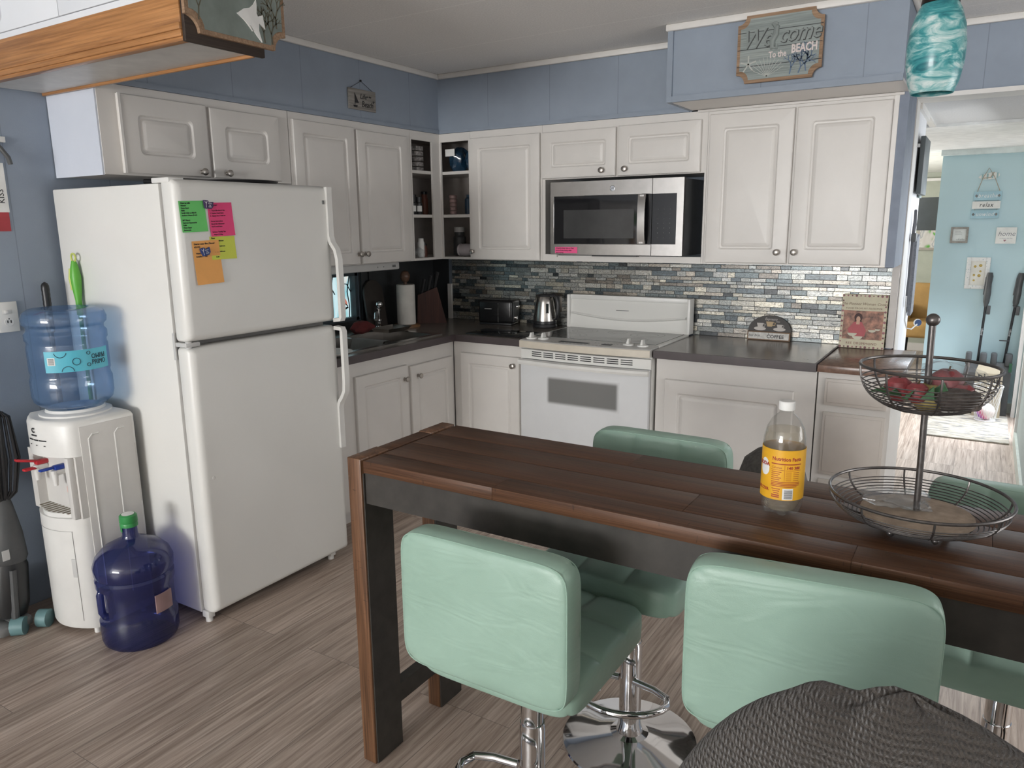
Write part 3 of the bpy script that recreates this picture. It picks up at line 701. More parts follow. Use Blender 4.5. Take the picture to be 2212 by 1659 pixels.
mb = MB(); mb.lathe([(.0, 1.6975), (.15, 1.6975), (.175, 1.728), (.172, 1.729), (.148, 1.702), (0, 1.702)], (.52, -2.01, 0), 36)
obj('pan_bowl', mb, blackpl, pn)
obj('handle', MB().tube([(.36, -2.09, 1.722), (.24, -2.15, 1.73), (.16, -2.19, 1.735)], .011, 10), blackpl, pn)

# ================================================================ range
rg = thing('range', 'white freestanding electric range with slanted front controls', 'stove', (1.49, -.33, 0))
RX0, RX1 = 1.105, 1.869
obj('body', MB().box(RX0, RX1, -.635, -.03, .09, .905).box(RX0+.02, RX1-.02, -.58, -.05, 0, .09), fridge_w, rg, smooth=False)
def bow(x): return -.030*(1-((x-(RX0+RX1)/2)/((RX1-RX0)/2))**2)
n = 16; xs = [RX0+(RX1-RX0)*i/n for i in range(n+1)]
obj('cooktop_frame', MB().box(RX0-.002, RX1+.002, -.545, -.09, .905, .922, bev=.003), fridge_w, rg)
ct = obj('cooktop_glass', B(RX0+.022, RX1-.022, -.535, -.10, .9222, .9245), glasstop, rg, smooth=False)
mb = MB()
for cx, cy, r in ((1.29, -.23, .075), (1.68, -.23, .095), (1.29, -.42, .095), (1.68, -.42, .075), (1.485, -.20, .055)):
    for q in (r, r*.62): mb.lathe([(q-.0012, .9247), (q+.0012, .9247)], (cx, cy, 0), 40, cap=False)
obj('burner_ring', mb, mat('burner_print', (.20, .20, .19), .3), ct, smooth=False)
mb = MB(); mb.rings([[(x, -.548, .922), (x, -.660+bow(x), .918), (x, -.668+bow(x), .912), (x, -.668+bow(x), .880), (x, -.640, .876), (x, -.548, .876)] for x in xs])
cp = obj('control_panel', mb, mat('range_panel_grey', (.60, .59, .57), .35, var=.02), rg, angle=25)
mb = MB(); mb.rings([[(x, -.669+bow(x), .915), (x, -.6715+bow(x), .912), (x, -.6715+bow(x), .879), (x, -.669+bow(x), .877)] for x in xs])
obj('front_trim', mb, mat('range_cream_trim', (.62, .565, .475), .4, var=.04), cp)
def pz(y, x): t = (y+.548)/((-.660+bow(x))+.548); return .922-.004*t
for kx, ky in ((1.150, -.612), (1.217, -.600), (1.717, -.582), (1.797, -.590)):
    z = pz(ky, kx); kb = obj('knob', MB().lathe([(.0, z), (.030, z), (.029, z+.006), (.022, z+.009), (.0, z+.010)], (kx, ky, 0), 24), white_pl, cp)
    mb = MB(); mb.rings([[(kx+s*.007, ky-.020+dy, z+.008), (kx+s*.007, ky+.020-dy, z+.008), (kx+s*.004, ky+.016-dy, z+.034), (kx+s*.004, ky-.010+dy, z+.034)] for s, dy in ((-1, .0), (-.6, -.001), (.6, -.001), (1, .0))])
    obj('grip', mb, white_pl, kb)
obj('display', MB().box(1.335, 1.51, -.645, -.612, .9185, .9212, bev=.001), darkgrey, cp)
obj('display', MB().box(1.585, 1.640, -.640, -.605, .9185, .9212, bev=.001), darkgrey, cp)
mb = MB()
for k in range(14):
    x = 1.30+.022*k; mb.box(x, x+.012, -.662, -.660, .9188, .9196)
for k in range(9):
    x = 1.53+.018*k; mb.box(x, x+.010, -.598, -.596, .9205, .9213)
obj('print', mb, midgrey, cp, smooth=False)
# backguard
mb = MB(); mb.rings([[(x, -.10, .9225), (x, -.085, .945), (x, -.072, 1.10), (x, -.060, 1.118), (x, -.028, 1.118), (x, -.028, .9225)] for x in (RX0-.004, RX1+.004)])
bgd = obj('backguard', mb, fridge_w, rg)
mb = MB(); L = [(RX0+.02+(RX1-RX0-.04)*i/20) for i in range(21)]
mb.rings([[(x, -.0905, 1.015-.022*math.sin(math.pi*(x-L[0])/(L[-1]-L[0]))*1.3+.004), (x, -.096, 1.011-.028*math.sin(math.pi*(x-L[0])/(L[-1]-L[0]))), (x, -.080, 1.003-.030*math.sin(math.pi*(x-L[0])/(L[-1]-L[0])))] for x in L])
obj('swoosh_ledge', mb, fridge_w, bgd)
mb = MB(); mb.box(RX0-.006, RX0+.012, -.100, -.028, .925, 1.122, bev=.004); mb.box(RX1-.012, RX1+.006, -.100, -.028, .925, 1.122, bev=.004); mb.box(RX0, RX1, -.082, -.028, 1.094, 1.122, bev=.004)
obj('end_cap', mb, white_pl, bgd)
obj('logo', MB().box(1.42, 1.50, -.0855, -.0835, 1.036, 1.039), midgrey, bgd, smooth=False)
# vent strip, handle, door, drawer
mb = MB(); mb.rings([[(x, -.640, .868), (x, -.652+bow(x)*.8, .866), (x, -.650+bow(x)*.8, .815), (x, -.640, .815)] for x in xs])
v = obj('vent_strip', mb, fridge_w, rg)
mb = MB()
for k in range(8):
    for j in range(3):
        x0 = RX0+.075+.076*k; ring = []
        for i in range(4):
            x = x0+.062*i/3; y = -.652+bow(x)*.8; ring.append([(x, y-.0012, .857-.011*j), (x, y-.0012, .8525-.011*j), (x, y+.002, .8525-.011*j), (x, y+.002, .857-.011*j)])
        mb.rings(ring)
obj('vent_slot', mb, ink, v, smooth=False)
dr = obj('oven_door', MB().box(RX0+.004, RX1-.004, -.668, -.640, .195, .812, bev=.005), mat('oven_door_enamel', (.68, .69, .70), .45, var=.01, spec=.3), rg)
mb = MB(); mb.rings([[(x, -.670, .812), (x, -.690+bow(x), .810), (x, -.694+bow(x), .798), (x, -.690+bow(x), .786), (x, -.670, .782)] for x in xs])
obj('door_handle', mb, white_pl, dr)
# dotted glass window: soft edged print, grey on white
m, nt, b = nodes('oven_window_print'); tc = N(nt, 'ShaderNodeTexCoord'); sp = N(nt, 'ShaderNodeSeparateXYZ'); nt.links.new(tc.outputs['Generated'], sp.inputs[0])
def edge(o, k):
    a = N(nt, 'ShaderNodeMath', operation='PINGPONG', i_1=.5); nt.links.new(o, a.inputs[0])
    s = N(nt, 'ShaderNodeMapRange', interpolation_type='SMOOTHSTEP'); nt.links.new(a.outputs[0], s.inputs[0]); s.inputs[1].default_value = 0; s.inputs[2].default_value = k; return s.outputs[0]
mu = N(nt, 'ShaderNodeMath', operation='MULTIPLY'); nt.links.new(edge(sp.outputs[0], .055), mu.inputs[0]); nt.links.new(edge(sp.outputs[2], .15), mu.inputs[1])
nt.links.new(mixc(nt, mu.outputs[0], (.68, .69, .70), (.185, .185, .18)), b.inputs['Base Color']); b.inputs['Roughness'].default_value = .4
obj('oven_window', B(1.272, 1.708, -.6695, -.667, .570, .735), m, dr, smooth=False)
obj('storage_drawer', B(RX0+.004, RX1-.004, -.664, -.640, .095, .188, bev=.005), fridge_w, rg)

# ================================================================ microwave
mw = thing('microwave', 'stainless steel over-the-range microwave with black glass door', 'microwave', (1.545, -.2, 1.375))
MX0, MX1, MZ0, MZ1, MY = 1.168, 1.932, 1.374, 1.764, -.43
obj('body', B(MX0+.002, MX1-.002, -.405, -.01, MZ0, MZ1-.004), darkgrey, mw, smooth=False)
XS = 1.764
FM = frame((0, MY, 0), X, Z)
def facing(x0, x1, wx0, wx1, wz0, wz1):
    mb = MB(); 
    for b in ((x0, wx0, MZ0, MZ1), (wx1, x1, MZ0, MZ1), (wx0, wx1, MZ0, wz0), (wx0, wx1, wz1, MZ1)): mb.box(b[0], b[1], MY, -.405, b[2], b[3])
    return mb
md = obj('door', facing(MX0, XS-.0015, 1.190, XS-.0015, 1.432, 1.687), steel, mw, smooth=False)
g = obj('glass', B(1.1905, XS-.002, MY+.0015, -.41, 1.4325, 1.6865), darkglass, md, smooth=False)
obj('view_mesh', B(1.25, 1.665, MY+.0008, MY+.0014, 1.462, 1.614, bev=.0002), mat('mesh_screen_grey', (.05, .051, .052), .16, spec=.6), g, smooth=False)
mb = MB(); mb.tube([(1.189, MY-.001, 1.431), (1.189, MY-.001, 1.688), (XS-.003, MY-.001, 1.688)], .0012, 6); mb.tube([(1.189, MY-.001, 1.431), (XS-.003, MY-.001, 1.431)], .0012, 6)
obj('glass_trim', mb, chrome, md)
mb = MB(); mb.rings([[(1.700-.002*abs(t), MY-.040+.012*t*t, 1.56+.126*t), (1.738+.002*abs(t), MY-.040+.012*t*t, 1.56+.126*t), (1.736, MY-.028+.012*t*t, 1.56+.126*t), (1.702, MY-.028+.012*t*t, 1.56+.126*t)] for t in [x/6-1 for x in range(13)]])
mb.box(1.708, 1.730, MY-.03, MY+.002, 1.437, 1.452); mb.box(1.708, 1.730, MY-.03, MY+.002, 1.668, 1.683)
obj('handle', mb, steel, md)
mb = MB(lambda p: Vector((1.541+p[0], MY-p[2], 1.722+p[1])))
mb.lathe([(.0145, 0), (.0145, .002), (.0125, .0022), (.0125, .0008), (0, .0008)], (0, 0, 0), 24)
lg = obj('logo', mb, chrome, md)
obj('monogram', MB(frame((1.541, MY, 1.722), X, Z)).text('GE', 0, 0, .0135, shear=.25, w=.0009, depth=.0004), midgrey, lg, smooth=False)
cpn = obj('control_panel', facing(XS+.0015, MX1, XS+.0015, 1.896, 1.432, 1.687), steel, mw, smooth=False)
kp = obj('keypad', B(XS+.002, 1.8955, MY+.0015, -.41, 1.4325, 1.6865), darkglass, cpn, smooth=False)
mb = MB(frame((0, MY+.0012, 0), X, Z))
for i in range(3):
    for j in range(7): mb.text(str((j*3+i+1) % 10) if 3 <= j < 6 else '--', 1.798+.032*i, 1.610-.024*j, .009, depth=.0002)
obj('print', mb, mat('key_print', (.20, .21, .21), .5), kp, smooth=False)
mb = MB(); mb.box(MX0+.03, MX1-.03, -.39, -.02, MZ0-.004, MZ0); mb.box(1.42, 1.68, MY+.01, -.38, MZ0-.008, MZ0)
obj('grease_filter', mb, blackpl, mw, smooth=False)
note('small pink note stuck on the lower left corner of the microwave', 1.198, 1.336, 1.382, 1.416, (.82, .11, .28), ['Exhaust fan always stays on. Please', 'turn it off when leaving, unless', 'one is running!'], .0092, f=FM, w=.0006, curl=.0008, inkm=MATS['maroon_ink'], start=.2, x0=.04)

# ================================================================ water cooler
wc = thing('water_dispenser', 'white bottled-water dispenser standing beside the refrigerator', 'water dispenser', (.325, -2.68, 0))
DX0, DX1, DYB, DYF = .172, .480, -2.552, -2.795
def plan(i=0, bulge=.05):
    c, hw = (DX0+DX1)/2, (DX1-DX0)/2-i
    pts = [(DX1-i, DYB-i), (DX0+i, DYB-i), (DX0+i, DYF+.01)]
    for k in range(0, 13): t = -1+k/6; pts.append((c+hw*t*.92, DYF-bulge*(1-t*t)+i*.6))
    pts += [(DX1-i, DYF+.02)]
    return pts
def layer(mb, zs): mb.rings([[(x, y, z) for x, y in plan(i)] for z, i in zs]); return mb
b = obj('lower_body', layer(MB(), [(.025, .004), (.032, 0), (.475, 0)]), white_pl, wc, angle=50)
obj('upper_body', layer(MB(), [(.715, 0), (.83, 0), (.842, .005), (.850, .016)]), white_pl, wc, angle=50)
mb = MB(); mb.box(DX1-.0395, DX1, DYF+.005, DYB, .475, .715); mb.box(DX1-.04, DX1-.012, DYF-.018, DYF+.006, .475, .715, bev=.005); mb.box(DX0, DX0+.035, DYF-.01, DYB, .475, .715); mb.box(DX0+.005, DX1-.035, -2.772, DYB, .475, .715)
al = obj('tap_recess', mb, grey_pl, wc)
obj('side_panel', B(DX1-.001, DX1+.003, DYF+.03, DYB-.008, .06, .825, bev=.002), grey_pl, wc)
mb = MB()
for k in range(2): mb.tube([(DX1+.0035, DYF+.06+.10*k, .12), (DX1+.0035, DYF+.06+.10*k, .775), (DX1+.0035, DYF+.075+.10*k, .79), (DX1+.0035, DYF+.10+.10*k, .79)], .003, 6)
obj('side_rib', mb, white_pl, wc)
for nm, x, m_, c in (('hot_tap', .235, 'tap_red', (.50, .03, .04)), ('cold_tap', .365, 'tap_blue', (.02, .06, .36))):
    t = obj(nm, MB().cyl((x, -2.765, .645), (x, -2.812, .640), .010).cyl((x, -2.812, .652), (x, -2.812, .595), .013, .008).box(x-.012, x+.012, -2.822, -2.775, .640, .655, bev=.004), white_pl, wc)
    mb = MB(); mb.box(x-.014, x+.014, -2.815, -2.77, .655, .672, bev=.005)
    if nm == 'hot_tap': mb.box(x-.011, x+.011, -2.875, -2.80, .662, .672, bev=.004, f=lambda p: Vector((p[0]-(p[1]+2.80)*-.25, p[1], p[2]+(p[1]+2.80)*-.25))); mb.box(x-.012, x+.012, -2.86, -2.805, .640, .650, bev=.004)
    else: mb.box(x-.010, x+.010, -2.865, -2.80, .661, .670, bev=.004)
    obj('lever', mb, mat(m_, c, .35), t)
mb = MB(); mb.prism([(x, y) for x, y in plan(.02, .055) if y < -2.72]+[(DX1-.03, -2.70), (DX0+.03, -2.70)][::1], .475, .492)
ty = obj('drip_tray', mb, white_pl, wc)
mb = MB()
for k in range(9):
    x = DX0+.05+.024*k; mb.box(x, x+.012, -2.815-.02*(1-abs(k-4)/4), -2.775, .4915, .493); mb.box(x, x+.012, -2.765, -2.72, .4915, .493)
obj('slot', mb, mat('tray_slot', (.23, .20, .15), .7), ty, smooth=False)
FD = lambda p: Vector((.325+p[0], DYF-.0515-p[2]+.05*(p[0]/.142)**2, p[1]))
mb = MB(FD); mb.bar(-.125, .115, .4245, .4255, -.0002, .0006, 16); mb.strip([(.112, .425), (.112, .06)], .0010, -.0002, .0008)
obj('door_seam', mb, mat('seam_grey', (.33, .32, .31), .6), b, smooth=False)
obj('door_pull', MB(FD).box(.098, .113, .24, .315, -.001, .0025, bev=.001), lightgrey, b)
mb = MB(FD); mb.text('C', .0, .812, .026, bold=.001, w=.0015); mb.bar(-.017, .017, .791, .796, 0, .0015); mb.bar(-.040, -.010, .774, .778, 0, .0015); mb.bar(-.004, .022, .774, .778, 0, .0015); mb.bar(.028, .062, .774, .778, 0, .0015)
for k in range(3): mb.box(-.035+.042*k, -.028+.042*k, .755, .758, 0, .0015)
obj('lettering', mb, ink, wc, smooth=False)
obj('warning_label', MB(lambda p: Vector((p[0], -2.7725-p[2], p[1]))).box(.36, .395, .555, .58, 0, .0008), mat('label_red_print', (.72, .42, .36), .6), al, smooth=False)
obj('collar', MB().lathe([(.125, .8495), (.125, .856), (.110, .862), (.104, .862), (.100, .872), (.085, .872), (.06, .855)], (.318, -2.68, 0), 40), white_pl, wc)
mb = MB()
for x in (DX0+.03, DX1-.03):
    for y in (DYB-.03, DYF+.02): mb.cyl((x, y, 0), (x, y, .03), .012)
obj('foot', mb, white_pl, wc)
# inverted bottle on the cooler
BC = (.318, -2.68, 0)
wb = thing('water_bottle', 'large pale blue water bottle upside down on the dispenser', 'water bottle', (.318, -2.68, .856))
prof = [(.030, .858), (.032, .868), (.075, .872), (.115, .884), (.134, .902), (.140, .925), (.140, .985), (.136, .995), (.134, 1.008), (.137, 1.016), (.137, 1.110), (.134, 1.118), (.134, 1.128), (.139, 1.136), (.139, 1.160), (.130, 1.172), (.130, 1.184), (.141, 1.196), (.143, 1.214), (.136, 1.236), (.115, 1.249), (.09, 1.251), (.06, 1.240), (0, 1.236)]
obj('bottle', MB().lathe(prof, BC, 48), waterblue, wb)
obj('mould_seam', MB().tube([(BC[0]+.1405*math.cos(R(-50)), BC[1]+.1405*math.sin(R(-50)), z) for z in (.925, .96, .985)], .0025, 6), film, wb)
FLb = cyl_frame(BC, .1375, R(-62))
mb = MB(FLb)
mb.rings([[(.24*i/24, 1.025, 0), (.24*i/24, 1.103, 0), (.24*i/24, 1.103, .001), (.24*i/24, 1.025, .001)] for i in range(25)])
lb = obj('label', mb, mat('label_sky_blue', (.10, .47, .60), .4, var=.03), wb)
mb = MB(FLb)
mb.text('PRIMO', .188, 1.052, .026, w=.0012, xs=.8); mb.text('O', .146, 1.045, .02, w=.0012)
n0 = len(mb.bm.verts); mb2 = MB(lambda p: FLb(Vector((.376-p[0]-.0, 2.152-p[1], p[2])))); mb2.text('PRIMO', .188, 1.076, .026, w=.0012, xs=.8); mb2.text('O', .228, 1.062, .02, w=.0012)
tm = bpy.data.meshes.new('t'); mb2.bm.to_mesh(tm); mb.bm.from_mesh(tm); bpy.data.meshes.remove(tm); mb2.bm.free()
for cx, cy, rr, a0, a1 in ((.105, 1.062, .013, 0, 360), (.055, 1.100, .020, 190, 350), (.075, 1.026, .020, 5, 175)):
    mb.tube([(cx+rr*math.cos(R(a0+(a1-a0)*k/20)), cy+rr*math.sin(R(a0+(a1-a0)*k/20)), .0015) for k in range(21)], .0012, 5)
obj('lettering', mb, mat('label_navy', (.02, .06, .09), .5), lb, smooth=False)
mb = MB(FLb); mb.box(.010, .036, 1.052, 1.08, .001, .0018); bcq = obj('barcode_patch', mb, whiteink, lb, smooth=False)
mb = MB(FLb)
for k in range(8): mb.box(.013, .033, 1.0545+.003*k, 1.056+.003*k, .0018, .0022)
obj('barcode_bar', mb, ink, lb, smooth=False)
# full jug on the floor
jg = thing('water_jug', 'dark blue water jug with green cap standing on the floor', 'water jug', (.630, -2.705, 0))
JC = (.630, -2.705, 0)
rings = []
for r, z, dent in [(.118, .0, 0), (.130, .012, 0), (.135, .03, 0), (.136, .10, 0), (.131, .112, .2), (.130, .125, 1), (.130, .20, 1), (.131, .225, .5), (.136, .236, 0), (.137, .262, 0), (.131, .272, 0), (.137, .282, 0), (.139, .315, 0), (.128, .345, 0), (.10, .375, 0), (.060, .395, 0), (.032, .408, 0), (.027, .42, 0), (.027, .462, 0)]:
    rg_ = []
    for k in range(56):
        a = 2*math.pi*k/56; da = (math.degrees(a)-245+180) % 360-180
        q = r-dent*.050*math.exp(-(da/26)**4)
        rg_.append((JC[0]+q*math.cos(a), JC[1]+q*math.sin(a), z))
    rings.append(rg_)
jb = obj('jug_body', MB().rings(rings), jugblue, jg)
ha = R(245); hp = lambda r, z: (JC[0]+r*math.cos(ha), JC[1]+r*math.sin(ha), z)
obj('grip', MB().tube([hp(.09, .228), hp(.118, .222), hp(.124, .205), hp(.124, .135), hp(.116, .116), hp(.09, .110)], .013, 12), jugblue, jb)
obj('cap', MB().lathe([(.0, .498), (.026, .498), (.031, .493), (.032, .470), (.030, .466), (.0315, .462), (.031, .452), (.028, .452)], JC, 28), mat('cap_green', (.035, .26, .07), .4), jg)
obj('cap_sticker', MB().lathe([(0, .4983), (.022, .4983), (.022, .4992), (0, .4992)], JC, 24), whiteink, jg)
obj('pull_tab', MB(cyl_frame(JC, .0295, R(-95))).box(-.006, .006, .435, .456, 0, .0015), MATS['cap_green'], jg)
obj('label', MB(cyl_frame(JC, .1365, R(-5))).rings([[(.075*i/6, .135, -.004), (.075*i/6, .205, -.004), (.075*i/6, .205, .0012), (.075*i/6, .135, .0012)] for i in range(7)]), mat('label_faded_pink', (.34, .22, .22), .6), jg)

# ================================================================ vacuum and long-handled tools
vc = thing('vacuum_cleaner', 'dark upright vacuum cleaner leaning in the corner left of the dispenser', 'vacuum cleaner', (.13, -2.93, 0))
bx, tx = Vector((.150, -2.945, 0)), Vector((.095, -2.855, 1.09)); ax = (tx-bx)
P = lambda t, o=(0, 0, 0): bx+ax*t+Vector(o)
obj('floor_head', MB().box(-.02+.03, .22, -3.02, -2.955, .012, .055, bev=.015).box(.10, .215, -2.97, -2.89, .02, .06, bev=.015), midgrey, vc)
teal = mat('wheel_teal', (.13, .24, .25), .5)
for c0, c1 in (((.195, -2.962, .036), (.228, -2.93, .036)), ((.215, -2.872, .036), (.248, -2.85, .036))):
    obj('wheel', MB().cyl(c0, c1, .035, seg=24), teal, vc)
obj('dust_canister', MB().tube([P(.06), P(.10), P(.24), P(.26)], [.055, .066, .070, .062], 20), mat('smoky_canister', (.020, .021, .022), .3), vc)
obj('motor_housing', MB().tube([P(.255), P(.27), P(.36), P(.46), P(.50)], [.066, .072, .060, .035, .022], 20), darkgrey, vc)
obj('rating_label', MB(lambda p: P(.30, (.066, -.03, 0))+Vector((p[2], p[0]*.9, p[1]))).box(-.014, .014, -.02, .02, 0, .003), lightgrey, vc, smooth=False)
obj('spine', MB().tube([P(.04, (.055, -.01, 0)), P(.24, (.062, -.01, 0))], .014, 10), darkgrey, vc)
obj('handle_tube', MB().tube([P(.48), P(.78), P(.93)], .013, 12), darkgrey, vc)
obj('handle_grip', MB().tube([P(.84), P(.88), P(.95), P(.985), P(1.0)], [.015, .019, .017, .019, .012], 14), darkgrey, vc)
mb = MB()
for k in range(9):
    o = .010*(k-4); q = .006*math.sin(k*2.1)
    mb.tube([P(.80-.012*abs(k-4)/4, (.022+q, o*.4, 0)), P(.77, (.028+q, o, 0)), P(.62, (.03+q, o*1.6, 0)), P(.50+.01*math.cos(k), (.028+q, o*1.1, 0)), P(.475, (.02, o*.3, 0))], .0052, 8)
obj('power_cord', mb, blackpl, vc)
obj('tool_bag', MB().ball(tuple(P(.62, (-.04, -.02, 0))), .07, 18, (.7, 1, 2.0)), blackpl, vc)
mb = MB()
for k in range(26):
    a = k*.7; mb.tube([(.040+.03*math.cos(a), -2.875+.03*math.sin(a), .0), (.040+.024*math.cos(a), -2.875+.024*math.sin(a), .12), (.040+.010*math.cos(a), -2.875+.010*math.sin(a), .19)], .007, 6)
tag(obj('mop_head', mb, mat('red_yarn', (.20, .022, .026), .9)), 'red stringy mop head standing behind the vacuum cleaner', 'mop')
gb = thing('scrub_brush', 'green handled long brush poking up behind the upside-down bottle', 'brush', (.165, -2.533, 0))
gx, gy = .168, -2.536
obj('pole', MB().cyl((gx, gy, .02), (gx, gy, 1.25), .008), mat('pole_green', (.10, .36, .06), .4), gb)
obj('handle', MB().tube([(gx, gy, z) for z in (1.20, 1.26, 1.30, 1.35, 1.39, 1.415)], [.012, .012, .017, .021, .015, .009], 16), mat('handle_green', (.12, .43, .05), .4), gb)
obj('grip_inlay', MB().tube([(gx-.012, gy-.012, z) for z in (1.30, 1.345, 1.385)], [.006, .010, .005], 10), mat('handle_lime', (.55, .62, .16), .4), gb)
obj('hanging_loop', MB().tube([(gx+.015*math.cos(k*.45), gy, 1.428+.016*math.sin(k*.45)) for k in range(14)], .004, 8, True), MATS['handle_lime'], gb)
obj('brush_head', MB().box(gx-.05, gx+.05, gy-.02, gy+.016, 0, .04, bev=.008), MATS['handle_green'], gb)
bh = thing('broom', 'black ribbed broom handle standing behind the upside-down bottle by the wall', 'broom', (.05, -2.60, 0))
obj('shaft', MB().cyl((.052, -2.60, .08), (.052, -2.60, 1.15), .010), blackpl, bh)
obj('grip', MB().tube([(.052, -2.60, z) for z in (1.13, 1.14)]+[(.052, -2.60, 1.15+.0095*k) for k in range(17)]+[(.052, -2.60, 1.318), (.052, -2.60, 1.327), (.052, -2.60, 1.332)], [.014, .0155]+[.0155-.001*(k % 2) for k in range(17)]+[.0145, .010, .002], 16), blackpl, bh)
obj('broom_head', MB().box(.02, .10, -2.63, -2.57, 0, .09, bev=.01), blackpl, bh)
# outlet, paper and hook on the left wall
FW = frame((0, 0, 0), Y, Z)
ol = thing('wall_outlet', 'white wall plate with switch and socket above the vacuum cleaner', 'outlet', (.003, -2.728, 1.14))
obj('plate', MB(FW).box(-2.766, -2.692, 1.143, 1.262, .0005, .006, bev=.002), white_pl, ol)
obj('rocker_switch', MB(FW).box(-2.748, -2.715, 1.214, 1.232, .006, .0085, bev=.002).box(-2.742, -2.728, 1.217, 1.229, .0085, .013, bev=.002), white_pl, ol)
so = obj('socket', MB(lambda p: Vector((p[2], -2.729+p[0], 1.183+p[1]))).lathe([(.0165, .006), (.0165, .008), (0, .008)], (0, 0, 0), 22), white_pl, ol)
obj('slot', MB(FW).box(-2.737, -2.733, 1.179, 1.190, .008, .0087).box(-2.725, -2.721, 1.179, 1.190, .008, .0087).box(-2.731, -2.727, 1.193, 1.198, .008, .0087), ink, so, smooth=False)
ph = thing('paper_hanging', 'white and red paper hung on the left wall under a dark hook', 'wall hanging', (.003, -2.76, 1.53))
obj('sheet', MB(FW).box(-2.86, -2.668, 1.605, 1.79, .0006, .003), whiteink, ph, smooth=False)
obj('red_band', MB(FW).box(-2.86, -2.672, 1.533, 1.605, .0006, .0032), mat('paper_red', (.40, .05, .06), .7), ph, smooth=False)
mb = MB(frame((.0032, 0, 0), Z, -Y))
mb.text('KISS', 1.665, 2.69, .030, depth=.0002)
for k in range(5): mb.box(1.63, 1.63+.02+.018*(k % 3), 2.73+.02*k, 2.738+.02*k, 0, .0003)
obj('lettering', mb, ink, ph, smooth=False)
hk = thing('wall_hook', 'dark curved hook on a pale block at the left wall edge', 'hook', (.003, -2.67, 1.79))
obj('block', MB(FW).box(-2.70, -2.652, 1.866, 1.888, .0006, .014, bev=.002), white_pl, hk)
obj('hook_arm', MB(FW).tube([(-2.69, 1.866, .01), (-2.675, 1.84, .02), (-2.658, 1.81, .028), (-2.652, 1.785, .026)], .009, 10), darkgrey, hk)

# ================================================================ hanging cabinet with oak valance, signs
hc = thing('hanging_cabinet', 'white hanging cabinet with honey oak valance at the upper left', 'cabinet', (.62, -2.60, 2.06))
HX, HY0, HY1, HZ = 1.25, -2.715, -2.478, 2.06
obj('carcass', MB().box(.004, HX, HY0, HY1, HZ+.07, CZ-.002), mat('carcass_white', (.72, .73, .75), .5), hc, smooth=False)
FH = frame((0, HY0, 0), X, Z)
def plaque0(u0, u1, v0, v1, r): return [(cx+r*math.cos(R(a0+15*k)), cy+r*math.sin(R(a0+15*k))) for cx, cy, a0 in ((u1-r, v1-r, 0), (u0+r, v1-r, 90), (u0+r, v0+r, 180), (u1-r, v0+r, 270)) for k in range(7)]
whc = mat('cool_white_enamel', (.74, .765, .80), .35, var=.015, vscale=4)
mb = MB(FH); mb.box(.006, .62, 2.212, CZ-.004, 0, .016, bev=.004); mb.box(.624, HX-.004, 2.212, CZ-.004, 0, .016, bev=.004)
dd = obj('door', mb, whc, hc) if False else None
for u0, u1 in ((.006, .62), (.623, HX-.003)):
    dd = obj('door', MB(FH).box(u0, u1, 2.214, CZ-.004, 0, .014, bev=.003), whc, hc)
    mb = MB(FH); mb.prism(plaque0(u0+.05, u0+.262, 2.25, CZ-.02, .02), .014, .019); obj('raised_panel', mb, whc, dd)
obj('bottom_rail', MB(FH).box(.004, HX-.002, 2.176, 2.2125, -.01, .010), whc, hc, smooth=False)
obj('oak_valance', MB().box(.004, HX, HY0-.022, HY0, HZ+.045, 2.178, bev=.003).box(.004, HX, HY0-.027, HY0, HZ+.03, HZ+.05, bev=.004).box(.004, HX, HY0-.023, HY0, HZ+.012, HZ+.032, bev=.004).box(.004, HX, HY0-.019, HY0+.01, HZ, HZ+.014, bev=.004).box(.004, HX, HY0-.018, HY0, 2.170, 2.192, bev=.004), oak, hc)
obj('oak_rail', B(.004, HX, HY1-.012, HY1, HZ-.004, HZ+.03, bev=.003), oak, hc)
obj('light_panel', B(.016, HX-.004, HY0+.012, HY1-.014, HZ+.006, HZ+.012), mat('frosted_acrylic', (.62, .61, .58), .35), hc, smooth=False)
obj('end_board', B(HX, HX+.014, HY0-.018, HY1+.026, HZ-.002, CZ-.002, bev=.002), oakdk, hc)
# angelfish plaque on the cabinet's end board
FS = frame((HX+.0145, 0, 0), Y, Z)
def plaque(u0, u1, v0, v1, r):
    out = []
    for cx, cy, a0 in ((u0, v0, 90), (u1, v0, 180), (u1, v1, 270), (u0, v1, 360)):
        for k in range(7): a = R(a0-90*k/6); out.append((cx+r*math.cos(a), cy+r*math.sin(a)))
    return out
def board(name, label, f, u0, u1, v0, v1, r, t, rimm, facem, seams=True):
    s = thing(name, label, 'sign', f(Vector(((u0+u1)/2, v0, 0))))
    obj('board', MB(f).prism(plaque(u0, u1, v0, v1, r), 0, t), rimm, s, smooth=False)
    fc = obj('painted_face', MB(f).prism(plaque(u0+.013, u1-.013, v0+.013, v1-.013, r+.003), t-.001, t+.0012), facem, s, smooth=False)
    if seams:
        mb = MB(f)
        for k in (1, 2, 3): mb.box(u0+.002, u1-.002, v0+(v1-v0)*k/4-.0012, v0+(v1-v0)*k/4+.0012, t+.0011, t+.0016)
        obj('plank_gap', mb, ink, s, smooth=False)
    return s, fc
rimw = wood('weathered_tan_wood', [(.25, (.20, .12, .07)), (.5, (.33, .21, .13)), (.8, (.44, .30, .20))], 0, 1, .7)
facew = wood('weathered_sea_green', [(.25, (.20, .235, .225)), (.5, (.30, .345, .335)), (.8, (.38, .41, .39))], 0, 1, .7)
s, fc = board('wall_sign', 'sea green plaque with a white angelfish on the end of the hanging cabinet', FS, -2.738, -2.375, 2.084, 2.418, .045, .012, rimw, mat('faded_sea_green', (.20, .235, .215), .75, var=.1), False)
